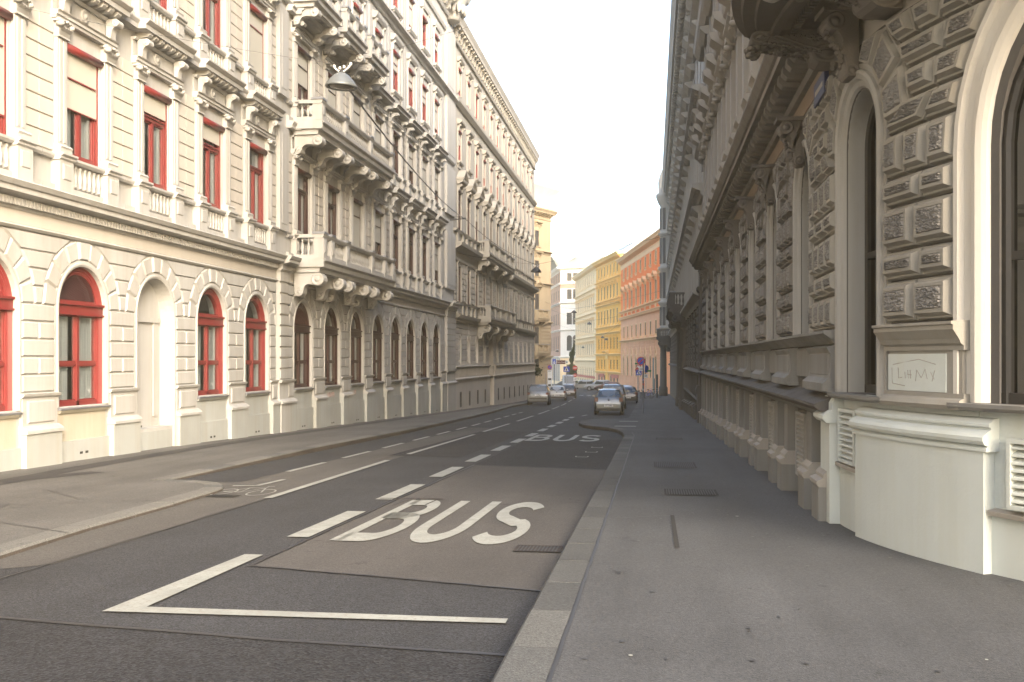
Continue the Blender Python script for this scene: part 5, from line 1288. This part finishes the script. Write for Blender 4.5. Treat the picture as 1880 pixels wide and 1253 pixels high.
# ================================================================== CARS
def text_mesh(s, size, mat, name='lettering', depth=.002):
    c = bpy.data.curves.new(name, 'FONT'); c.body = s; c.size = size; c.extrude = depth; c.align_x = 'CENTER'; c.align_y = 'CENTER'
    o = bpy.data.objects.new(name, c); col.objects.link(o); bpy.context.view_layer.update()
    me = bpy.data.meshes.new_from_object(o.evaluated_get(bpy.context.evaluated_depsgraph_get())); bpy.data.objects.remove(o)
    me.materials.clear(); me.materials.append(M[mat]); me.name = name; return me
def car(label, x, y, head, paint, kind='hatch', L=3.9, W=1.65, H=1.465, cat='car', plate='W 11780', group=None, rails=False, antenna=False, grey_low=None):
    """x forward; rear at x=0. built standing on z=0"""
    root = empty('parked_car' if kind != 'van' else 'delivery_van', (x, y, gz(y)), label, cat, group)
    sl = -.025 if y < 85 else -.0165
    root.rotation_euler = (0, -math.atan(sl)*math.sin(head), head)
    w = W/2; hs = H/1.465
    if kind == 'van':
        st = [(0, .95, .3, .62, .64), (.05, .98, .25, 1.25, H-.2), (.3, 1, .25, 1.3, H), (L*.55, 1, .25, 1.3, H), (L*.74, 1, .25, 1.25, H-.06), (L*.86, .98, .25, 1.15, 1.22), (L*.96, .95, .25, .95, .98), (L, .85, .3, .6, .62)]; g0, g1, wr = 1, 4, .86; rw = (1, 2); ws = (4, 5)
    elif kind == 'suv':
        st = [(0, .9, .36, .7, .72), (.05, .98, .3, .95, .97), (.14, 1, .28, 1.03, 1.08), (.42, 1, .28, 1.05, H-.07), (.8, 1, .28, 1.05, H), (L*.45, 1, .28, 1.04, H), (L*.58, 1, .28, 1.03, H-.08), (L*.74, 1, .28, 1.0, 1.05), (L*.9, .97, .28, .93, .97), (L*.98, .88, .3, .75, .78), (L, .75, .36, .6, .62)]; g0, g1, wr = 3, 6, .74; rw = (2, 3); ws = (6, 7)
    else:
        st = [(0, .84, .34, .58, .6), (.05, .95, .26, .80, .82), (.16, 1, .22, .93*hs, .97*hs), (.55, 1, .2, .95*hs, H-.085), (.95, 1, .2, .95*hs, H-.01), (L*.42, 1, .2, .94*hs, H), (L*.6, 1, .2, .92*hs, H-.07), (L*.75, 1, .2, .9*hs, .95*hs), (L*.9, .96, .22, .8*hs, .83*hs), (L*.975, .86, .26, .64, .66), (L, .7, .34, .54, .56)]; g0, g1, wr = 3, 6, .70; rw = (2, 3); ws = (6, 7)
    def ring(i):
        X, f, z0, zb, zt = st[i]; a = w*f; gh = g0 <= i <= g1
        if gh: up = [(a*.985, zb), (w*wr+.06*w, zt-.09), (w*wr*.93, zt-.02), (w*wr*.5, zt+.005), (0, zt+.01)]
        else: up = [(a*.985, zb), (a*.93, (zb+zt)/2+.005), (a*.8, zt), (a*.45, zt+.012), (0, zt+.016)]
        lo = [(0, z0), (a*.8, z0), (a*.95, z0+.06), (a*.985, z0+.2), (a, z0+(zb-z0)*.62)]
        h = lo+up
        return [(X, yy, zz) for yy, zz in h]+[(X, -yy, zz) for yy, zz in h[-2:0:-1]]
    b = MB(); n = len(ring(0))
    vs = [p for i in range(len(st)) for p in ring(i)]
    for i in range(len(st)-1):
        for j in range(n):
            k = (j+1) % n; low = grey_low and j in (1, 2, n-2, n-3)
            b.add([vs[i*n+j], vs[i*n+k], vs[(i+1)*n+k], vs[(i+1)*n+j]], [(0, 1, 2, 3)], 1 if low else 0, True)
    b.add(vs[:n], [tuple(range(n))]); b.add(vs[-n:], [tuple(reversed(range(n)))])
    me = b.data('body', [paint, grey_low or 'trim'])
    bm = bmesh.new(); bm.from_mesh(me); bmesh.ops.remove_doubles(bm, verts=bm.verts, dist=.0005); bmesh.ops.recalc_face_normals(bm, faces=bm.faces); bm.to_mesh(me); bm.free()
    obj('body', me, root)
    def panel(name, q, off, mat='carglass'):
        a, c = Vector(q[1])-Vector(q[0]), Vector(q[-1])-Vector(q[0]); nrm = a.cross(c).normalized(); ctr = sum((Vector(p) for p in q), Vector())/len(q)
        if nrm.dot(ctr-Vector((L/2, 0, H*.5))) < 0: nrm = -nrm
        g = MB(); k = len(q); top = [tuple(Vector(p)+nrm*off) for p in q]; bot = [tuple(Vector(p)-nrm*.02) for p in q]
        g.add(bot+top, [tuple(range(k)), tuple(range(2*k-1, k-1, -1))]+[(i, (i+1) % k, (i+1) % k+k, i+k) for i in range(k)]); return obj(name, g.data(name, [mat]), root)
    def lerp(p, q, t): return tuple(p[i]+(q[i]-p[i])*t for i in (0, 1, 2))
    for name, (i, j) in (('rear_window', rw), ('windscreen', ws)):
        a, c = ring(i), ring(j); 
        if name == 'windscreen': a, c = c, a
        p0 = lerp(a[7], c[7], .1) ; p1 = lerp(a[7], c[7], .9); q0, q1 = (p0[0], -p0[1], p0[2]), (p1[0], -p1[1], p1[2])
        panel(name, [p0, q0, q1, p1], .012)
    for sg in (1, -1):
        iA, iB = (g0, g1) if kind != 'van' else (3, 4)
        A_, B_ = ring(iA), ring(iB); zb = lambda r: lerp(r[5], r[6], .1); zt = lambda r: lerp(r[5], r[6], .92)
        mid = ring((iA+iB)//2+(0 if kind != 'van' else 1)); xs = []
        p = [zb(A_), zt(A_)]; q = [zb(B_), zt(B_)]
        for t0, t1 in ((-.04, .42), (.46, .97)):
            pts = [lerp(p[0], q[0], t0), lerp(p[0], q[0], t1+.12 if t1 > .9 else t1), lerp(p[1], q[1], t1), lerp(p[1], q[1], t0)]
            panel('side_window', [(a, sg*bq, c) for a, bq, c in pts], .016)
    wr_ = .31*hs if kind != 'suv' else .34
    for X in (L*.165, L*.815):
        for sg in (1, -1):
            t = MB(); prf = [(.02, 0), (wr_*.62, 0), (wr_*.62, .03), (wr_*.97, .035), (wr_, .06), (wr_, .19), (.02, .2)]
            t.lathe([(r, -sg*(h-.0)) for r, h in prf], (X, sg*(w+.006), wr_), 20, 0, True, 'v'); wh = obj('wheel', t.data('wheel', ['black']), root)
            rr = MB(); rr.lathe([(.02, 0), (wr_*.6, 0), (wr_*.62, -sg*.03)], (X, sg*(w+.012), wr_), 16, 0, False, 'v'); obj('rim', rr.data('rim', ['rim']), wh)
            ar = MB(); ar.lathe([(wr_*1.18, 0), (wr_*1.18, -sg*.02)], (X, sg*(w+.003), wr_*1.02), 20, 0, False, 'v'); obj('wheel_arch', ar.data('wheel_arch', ['trim']), root)
    zl = .86*hs if kind != 'suv' else .92
    for sg in (1, -1):
        t = MB(); t.box(-.012+.04, .2, sg*w*.72, sg*w*.965, zl-.12, zl+.12); obj('tail_light', t.data('tail_light', ['taillight']), root)
        t = MB(); t.box(L-.3, L-.07, sg*w*.55, sg*w*.88, .62, .76); obj('headlight', t.data('headlight', ['headlight']), root)
        t = MB(); t.box(L*.66, L*.66+.1, sg*w, sg*(w+.18), .98*hs, 1.1*hs); obj('mirror', t.data('mirror', [paint]), root)
    t = MB(); t.box(-.02, .1, -w*.82, w*.82, .47, .6); obj('bumper', t.data('bumper', [paint if kind == 'hatch' else 'trim']), root)
    t = MB(); t.box(-.005, .2, -w*.86, w*.86, .22, .38); obj('lower_valance', t.data('lower_valance', ['trim']), root)
    pz = .52 if kind == 'hatch' else .82
    t = MB(); t.box(-.032, -.0, -.26, .26, pz-.056, pz+.056); pl = obj('number_plate', t.data('number_plate', ['plate']), root)
    tm = text_mesh(plate, .1, 'black'); tx = obj('lettering', tm, pl, (-.036, 0, pz)); tx.rotation_euler = (pi/2, 0, -pi/2)
    t = MB(); t.lathe([(.055, 0), (.05, -.012), (.02, -.016)], (.05 if kind == 'hatch' else .02, 0, zl-.02), 12, 0, True, 'u'); obj('badge', t.data('badge', ['trim']), root)
    if rails:
        for sg in (1, -1): t = MB(); t.tube([(.7, sg*w*.7, H-.02), (.8, sg*w*.7, H+.05), (L*.5, sg*w*.7, H+.05), (L*.55, sg*w*.7, H-.04)], .02); obj('roof_rail', t.data('roof_rail', ['rim']), root)
    if antenna: t = MB(); t.tube([(.75, 0, H-.03), (.55, 0, H+.28)], .006, 5); obj('antenna', t.data('antenna', ['black']), root)
    return root
h0 = pi/2
car('silver small hatchback parked with its rear to the camera, nearest car on the right', -2.45, 57.2, h0+.02, 'silver', antenna=True, grey_low='trim')
car('tall white car parked directly in front of the silver hatchback', -2.75, 71.5, h0+.02, 'beigecar', 'suv', 4.3, 1.8, 1.72, plate='W 30412')
car('dark brown hatchback at the right kerb, in front of the tall white car', -2.15, 90, h0+.02, 'darkcar', 'hatch', 4.1, 1.75, 1.5, plate='W 5181')
car('white car facing the camera, parked ahead of the dark brown hatchback', -2.8, 106.5, -h0+.02, 'white', 'hatch', 4.1, 1.75, 1.5, plate='W 70226')
car('pale silver offroad car with roof rails, nearest parked car on the left', -9.3, 82.5, h0+.05, 'beigecar', 'suv', 4.2, 1.79, 1.69, rails=True, plate='W 21907')
car('white hatchback parked in front of the silver offroad car on the left', -9.25, 98.5, h0+.06, 'white', 'hatch', 4.25, 1.79, 1.46, plate='W 6602')
car('dark brown car parked just ahead of the white hatchback on the left', -9.0, 108.5, h0+.06, 'darkcar', 'hatch', 4.3, 1.78, 1.5, plate='W 4471')
car('white delivery van facing the camera beyond the pedestrian crossing', -13.2, 160., -h0+.12, 'white', 'van', 5.2, 2., 2.6, 'van', plate='W 9120')
car('white offroad car seen side-on at the far junction, left of the other white one', -9.6, 172.6, pi-.1, 'white', 'suv', 4.6, 1.85, 1.75, plate='W 833')
car('white offroad car side-on at the far junction, partly behind a brown car', -6.6, 169., pi-.1, 'white', 'suv', 4.6, 1.85, 1.78, plate='W 552')
car('brown car parked side-on before the white offroad cars at the far junction', -5., 165.5, pi-.1, 'browncar', 'hatch', 4.4, 1.78, 1.5, plate='W 118')
car('black car at the far junction behind the no-entry sign', -13.2, 176, pi-.1, 'blackcar', 'suv', 4.4, 1.8, 1.6, plate='W 204')
car('black car parked before the yellow house', -7.6, 178, pi-.3, 'blackcar', 'hatch', 4.3, 1.8, 1.55, plate='W 77')

# ================================================================== HANGING STREET LAMPS
def wire(name, pts, label, r=.009, sag=.25):
    q = []
    for a, b in zip(pts, pts[1:]):
        for i in range(13): t = i/12; q.append((a[0]+(b[0]-a[0])*t, a[1]+(b[1]-a[1])*t, a[2]+(b[2]-a[2])*t-sag*4*t*(1-t)))
    m = MB(); m.tube(q, r, 5); o = m.build(name, ['lampdark']); tag(o, label, 'wire'); return o
def lampmesh(d):
    s = MB(); s.lathe([(.03, .0), (.09, -.01), (.15, -.05), (.22, -.12), (.285, -.2), (.32, -.255), (.33, -.28), (.325, -.3), (.28, -.3), (.265, -.285)], (0, 0, 0), 28)
    l = MB(); l.lathe([(.262, -.284), (.2, -.31), (.05, -.325)], (0, 0, 0), 24)
    b = MB(); b.tube([(-.19, 0, .13), (-.14, 0, .08), (-.06, 0, .03), (.06, 0, .03), (.14, 0, .09), (.2, 0, .16)], .02, 6)
    for x, z in ((-.18, .14), (.2, .17), (.05, .12), (-.05, .1)): b.lathe([(.02, -.03), (.034, -.01), (.024, 0), (.034, .01), (.02, .03)], (x, 0, z), 8)
    b.tube([(-.05, .0, .1), (0, .03, .14), (.05, 0, .12)], .008, 5, 1); b.lathe([(.05, -.02), (.06, .02), (.03, .05)], (0, 0, .0), 10, 1)
    return (s.data('shade', ['lampmetal' if d else 'lampdark']), l.data('lens', ['lens']), b.data('hanger', ['ceramic', 'lampdark']))
near, far = lampmesh(True), lampmesh(False)
lamps = [((-6.32, 20.12, 7.58), 1., 'grey bell-shaped lamp hanging over the street before the cream palace, largest of the hanging lamps'),
         ((-6.81, 59.6, 7.15), 1., 'dark bell lamp hanging before the cream-yellow corner house, second from the camera'),
         ((-8.9, 115.9, 7.3), 1., 'dark hanging lamp in front of the pale cream house, third from the camera'),
         ((-9.2, 149.2, 7.15), 1.1, 'dark hanging lamp between the pale and the yellow house, fourth from the camera'),
         ((-8.8, 181, 5.8), 1.1, 'dark hanging lamp against the yellow house, left one of a close pair'), ((-8.3, 184, 5.5), 1.1, 'dark hanging lamp against the yellow house, right and lower one of a close pair'),
         ((-14.6, 215, 4.4), 1.1, 'small distant hanging lamp against the pale cream house'), ((-18.7, 200., 3.5), 1.1, 'small distant hanging lamp against the white closing house')]
for p, s, lab in lamps:
    r = empty('hanging_street_lamp', p, lab, 'street lamp', 'lamps hanging over the street'); r.rotation_euler = (0, R(3), R(-12)); r.scale = (s, s, s)
    for nm, me in zip(('shade', 'lens', 'hanger'), near if p[1] < 30 else far): obj(nm, me, r)
wire('span_wire', [(-11.7, 17.6, 8.3), (-6.32, 20.1, 7.74), (2.0, 22., 10.7)], 'thin wire across the street carrying the large near lamp', .0035, .06)
wire('power_cable', [(-6.22, 20.15, 7.3), (-10.9, 58.6, 9.95), (-6.81, 59.6, 7.3)], 'black sagging cable from the large near lamp to the cream palace corner', .02, .35)
wire('span_wire', [(-11.8, 61, 8.2), (-6.81, 59.6, 7.32), (2.0, 62, 9.5)], 'thin wire across the street carrying the second lamp', .01, .1)
wire('span_wire', [(-13.5, 128, 9), (-8.9, 115.9, 7.5), (2.0, 117, 9.8)], 'thin wire across the street carrying the third lamp', .012, .2)
wire('span_wire', [(-15, 133, 9), (-9.2, 149.2, 7.4), (-.6, 150, 9.3)], 'thin wire across the street carrying the fourth lamp', .014, .3)
wire('span_wire', [(-20, 200, 9), (-8.8, 181, 6.1), (-5.6, 175, 8)], 'thin wire carrying the left lamp of the close pair', .016, .3)
m = MB(); m.tube([(-11.8, 58.6, 9.9), (-10.85, 58.6, 9.98)], .035); m.tube([(-11.8, 58.6, 10.15), (-10.9, 58.6, 10.0)], .015); o = m.build('wall_bracket', ['lampdark']); tag(o, 'small iron wall bracket holding the black cable at the far corner of the cream palace', 'bracket')

# ================================================================== SIGNS
def sign_post(x, y, h, label, panels, r=.03, lean=0):
    root = empty('sign_post', (x, y, gz(y)+.13), label, 'road sign')
    m = MB(); m.tube([(0, 0, -.1), (0, 0, h)], r, 8); obj('pole', m.data('pole', ['pole']), root)
    for pn in panels:
        kind, dx, z, w, hh = pn[:5]; yaw = pn[5] if len(pn) > 5 else 0
        f = MB(); mats = []
        def disc(rad, mat, d): 
            mats.append(mat); f.lathe([(.001, d), (rad, d), (rad, d+.012)], (0, 0, 0), 24, len(mats)-1, False, 'v')
        def plate(pts, mat, d): mats.append(mat); f.poly(pts, d, d+.012, len(mats)-1)
        a, b = w/2, hh/2
        if kind == 'nostop': disc(a, 'sred', -.04); disc(a*.8, 'sblue', -.044); f.frus([(-a*.62, -a*.45), (-a*.45, -a*.62), (a*.62, a*.45), (a*.45, a*.62)], -.044, -.048, .001, 0)
        elif kind == 'noentry': disc(a, 'sred', -.04); plate([(-a*.72, -a*.17), (a*.72, -a*.17), (a*.72, a*.17), (-a*.72, a*.17)], 'swhite', -.045)
        elif kind == 'blue': disc(a, 'sblue', -.04)
        elif kind == 'crossing':
            plate([(-a, -b), (a, -b), (a, b), (-a, b)], 'sblue', -.04); t = a*.74
            plate([(-t, -t*.8), (t, -t*.8), (0, t)], 'swhite', -.045)
            plate([(-.25*a, -t*.75), (-.1*a, -t*.75), (0, -.2*a), (.12*a, -t*.75), (.27*a, -t*.75), (.12*a, -.05*a), (.2*a, -.1*a), (.1*a, .2*a), (-.1*a, .2*a), (-.22*a, -.15*a)], 'black', -.05)
            mats.append('black'); f.lathe([(.001, -.052), (a*.11, -.052), (a*.11, -.04)], (0, 0, a*.36), 10, len(mats)-1, False, 'v')
        elif kind == 'yield': plate([(-a, b), (0, -b), (a, b)], 'sred', -.04); plate([(-a*.66, b*.7), (0, -b*.5), (a*.66, b*.7)], 'swhite', -.045)
        elif kind == 'arrow': plate([(-a, -b), (a, -b), (a, b), (-a, b)], 'swhite', -.04); plate([(-a*.7, 0), (-a*.1, b*.6), (-a*.1, b*.2), (a*.6, b*.2), (a*.6, -b*.2), (-a*.1, -b*.2), (-a*.1, -b*.6)], 'black', -.045)
        else:
            plate([(-a, -b), (a, -b), (a, b), (-a, b)], {'white': 'swhite', 'brown': 'sbrown', 'green': 'sgreen', 'bluerect': 'sblue', 'red': 'sred'}[kind], -.04)
            if kind == 'bluerect': plate([(-a*.4, -b*.1), (a*.4, -b*.1), (0, b*.6)], 'swhite', -.045); plate([(-a*.6, -b*.8), (a*.6, -b*.8), (a*.6, -b*.35), (-a*.6, -b*.35)], 'swhite', -.045)
            if kind == 'white': plate([(-a*.7, b*.2), (a*.7, b*.2), (a*.7, b*.4), (-a*.7, b*.4)], 'trim', -.045); plate([(-a*.7, -b*.4), (a*.5, -b*.4), (a*.5, -b*.2), (-a*.7, -b*.2)], 'trim', -.0451)
        nm = {'nostop': 'no_stopping_sign', 'noentry': 'no_entry_sign', 'blue': 'round_blue_sign', 'crossing': 'crossing_sign', 'yield': 'give_way_sign', 'arrow': 'arrow_plate', 'white': 'supplement_plate', 'brown': 'direction_board', 'green': 'street_plate', 'bluerect': 'information_sign', 'red': 'red_plate'}[kind]
        o = obj(nm, f.data(nm, mats), root, (dx, 0, z), yaw)
        if len(pn) > 6: t = obj('lettering', text_mesh(pn[6], hh*.62, 'swhite'), o, (0, -.048, 0)); t.rotation_euler = (pi/2, 0, 0)
    return root
v = R(5)
sign_post(-.5, 55.4, 3.05, 'sticker-covered pole with round no-stopping sign and white plate, nearest sign', [('nostop', -.12, 2.86, .46, .46, v), ('white', -.1, 2.44, .28, .22, v), ('blue', .16, 2.42, .4, .4, R(60)), ('green', .32, 2.32, .22, .09, v), ('green', -.34, 2.72, .22, .08, v), ('white', .13, 2.05, .2, .2, R(20)), ('red', .0, 1.6, .09, .12, v), ('white', .0, 1.3, .08, .1, v), ('bluerect', .0, 1.85, .09, .1, v)], .045)
sign_post(-1.55, 116, 3.3, 'blue pedestrian crossing sign with a give-way triangle above it, on the right pavement', [('crossing', 0, 2.7, .66, .62, v), ('yield', -.05, 3.3, .6, .52, v)])
sign_post(-2.0, 137, 3.5, 'red and white no-entry sign in front of the orange house', [('noentry', 0, 3.1, .62, .62, v), ('white', 0, 2.5, .3, .2, v)])
sign_post(-.9, 139, 3.6, 'narrow blue sign beside the no-entry sign of the orange house', [('bluerect', 0, 3.3, .3, .9, v)])
sign_post(-11.3, 112, 3.3, 'round no-stopping sign with white plate in front of the cream-yellow corner house', [('nostop', 0, 3.25, .5, .5, v), ('white', 0, 2.82, .5, .24, v)])
sign_post(-10.95, 113.5, 4., 'tall pole with blue information sign and brown direction board at the corner house', [('bluerect', 0, 3.9, .38, .56, v), ('brown', .75, 3.83, 1.0, .42, v, 'Dein Park'), ('arrow', 1.42, 3.83, .3, .34, v)], .045)
sign_post(-9.65, 114.5, 3.3, 'blue pedestrian crossing sign on the left beside the white van', [('crossing', 0, 3.05, .7, .62, v)])
sign_post(-10.6, 140, 3.6, 'red and white no-entry sign beside the cypress', [('noentry', 0, 3.4, .66, .66, v), ('noentry', 0, 2.4, .5, .5, v), ('white', 0, 1.85, .42, .48, v)])
sign_post(-11.7, 111.5, 2.6, 'slim grey information column with a small blue square, left of the white van', [('white', .45, 1.6, .5, 2.2, v), ('bluerect', .45, .55, .4, .4, v)])
m = MB(); m.tube([(.45, 108, gz(108)), (.45, 108, gz(108)+2.6)], .12, 8); o = m.build('bollard_post', ['trim']); tag(o, 'plain dark upright post on the right pavement before the portal columns', 'post')

# bicycles against the right kerb
def bike(x, y, rz, label, colm):
    root = empty('bicycle', (x, y, gz(y)+.13), label, 'bicycle', 'bicycles parked on the right pavement', rz)
    for X in (-.52, .52):
        m = MB(); m.tube([(X+.33*cos(a*pi/8), 0, .34+.33*sin(a*pi/8)) for a in range(17)], .02, 5)
        for a in range(6): m.tube([(X, 0, .34), (X+.33*cos(a*pi/3), 0, .34+.33*sin(a*pi/3))], .004, 3)
        obj('wheel', m.data('wheel', ['black']), root)
    m = MB()
    for a, b in (((-.52, .34), (-.18, .8)), ((-.52, .34), (-.1, .3)), ((-.1, .3), (-.18, .85)), ((-.1, .3), (.36, .8)), ((-.18, .75), (.36, .82)), ((.52, .34), (.34, .98))): m.tube([(a[0], 0, a[1]), (b[0], 0, b[1])], .018, 6)
    obj('frame', m.data('frame', [colm]), root)
    m = MB(); m.box(-.3, -.06, -.06, .06, .86, .92); obj('saddle', m.data('saddle', ['black']), root)
    m = MB(); m.tube([(.3, -.26, 1.02), (.36, -.1, 1.0), (.36, .1, 1.0), (.3, .26, 1.02)], .014, 5); obj('handlebar', m.data('handlebar', ['rim']), root)
bike(-1.0, 103, R(75), 'black bicycle nearest the crossing sign on the right pavement', 'trim'); bike(-.35, 105, R(55), 'dark blue bicycle standing right behind the sticker-covered pole', 'sblue'); bike(.25, 106, R(35), 'grey bicycle rightmost of the bicycles on the right pavement', 'rim')

# cypress by the closing house
root = empty('cypress_tree', (-13.5, 171, gz(171)), 'dark slim cypress tree in front of the white closing house', 'tree')
m = MB(); m.tube([(0, 0, 0), (.05, 0, 3), (.1, .05, 6.5)], [.14, .1, .03], 7); obj('trunk', m.data('trunk', ['bark']), root)
m = MB()
for i in range(3200):
    t = rnd.random()**.9; z = 1.2+6.6*t; rr = (.95*(1-t)**.7+.06)*(.75+.35*sin(z*2.3)+.2*sin(z*5.1+1)); a = rnd.uniform(0, 6.283); r = rr*math.sqrt(rnd.random())
    lean = .35*sin(z*.9); c = Vector((r*cos(a)+lean*.6+.25*t, r*sin(a), z)); d = Vector((cos(a)*.4, sin(a)*.4, 1)).normalized()*rnd.uniform(.12, .26); s2 = d.cross(Vector((rnd.uniform(-1, 1), rnd.uniform(-1, 1), .2))).normalized()*.06
    m.add([tuple(c-d), tuple(c+s2), tuple(c+d), tuple(c-s2)], [(0, 1, 2, 3)])
obj('crown', m.data('crown', ['leaf']), root)
# little ivy ball on the corner of the grey-cream building
m = MB()
for i in range(160):
    c = Vector((rnd.gauss(0, .22), rnd.gauss(0, .2), rnd.gauss(0, .3))); d = Vector((rnd.uniform(-1, 1), rnd.uniform(-1, 1), rnd.uniform(-1, 1))).normalized()*.14; s2 = d.cross(Vector((.2, .5, .8))).normalized()*.08
    m.add([tuple(c-d), tuple(c+s2), tuple(c+d), tuple(c-s2)], [(0, 1, 2, 3)])
o = m.build('hanging_plant', ['leaf']); o.location = (-11.6, 102.2, .6); tag(o, 'small dark plant clump hanging at the far corner of the grey-cream building', 'plant')

# hazy evening air in the street
m = MB(); m.box(-112, 62, -47, 352, -8, 36)
hz = m.build('haze', ['haze']); hz['kind'] = 'stuff'; hz.display_type = 'WIRE'
# ================================================================== SKY, SUN, CAMERA
wd = bpy.data.worlds.new('World'); scene.world = wd; wd.use_nodes = True; nt = wd.node_tree
sky = nt.nodes.new('ShaderNodeTexSky'); sky.sky_type = 'NISHITA'; sky.sun_disc = False
AZ, EL = R(148.5), R(26)                                            # compass bearing from +Y clockwise, height
sky.sun_elevation = EL; sky.sun_rotation = AZ; sky.air_density = 1.; sky.dust_density = 4.; sky.ozone_density = 1.
bgn = nt.nodes['Background']; bgn.inputs['Strength'].default_value = .15
tint = nt.nodes.new('ShaderNodeMix'); tint.data_type = 'RGBA'; tint.blend_type = 'MULTIPLY'; tint.inputs[0].default_value = 1.; tint.inputs[7].default_value = (1.02, 1.0, .965, 1)
nt.links.new(sky.outputs[0], tint.inputs[6]); nt.links.new(tint.outputs[2], bgn.inputs['Color'])
sd = bpy.data.lights.new('sun', 'SUN'); sd.energy = .57; sd.angle = R(20); sd.color = (1., .975, .925)
so = bpy.data.objects.new('sun', sd); col.objects.link(so)
d = Vector((sin(AZ)*cos(EL), cos(AZ)*cos(EL), sin(EL))); so.rotation_euler = d.to_track_quat('Z', 'Y').to_euler(); so.location = (0, 0, 60)
cd = bpy.data.cameras.new('camera'); cam = bpy.data.objects.new('camera', cd); col.objects.link(cam)
cam.location = (0, 0, 1.7); cam.rotation_euler = (pi/2, 0, math.atan(258/1860)); cd.sensor_width = 36; cd.lens = 36*1860/1880; cd.shift_y = 33.5/1880; cd.clip_end = 3000; cd.clip_start = .05
scene.camera = cam
vs = scene.view_settings; vs.view_transform = 'Standard'; vs.look = 'None'; vs.exposure = 2.52; vs.gamma = 1.
scene.cycles.use_denoising = True; scene.cycles.max_bounces = 6; scene.cycles.diffuse_bounces = 4; scene.cycles.transparent_max_bounces = 8
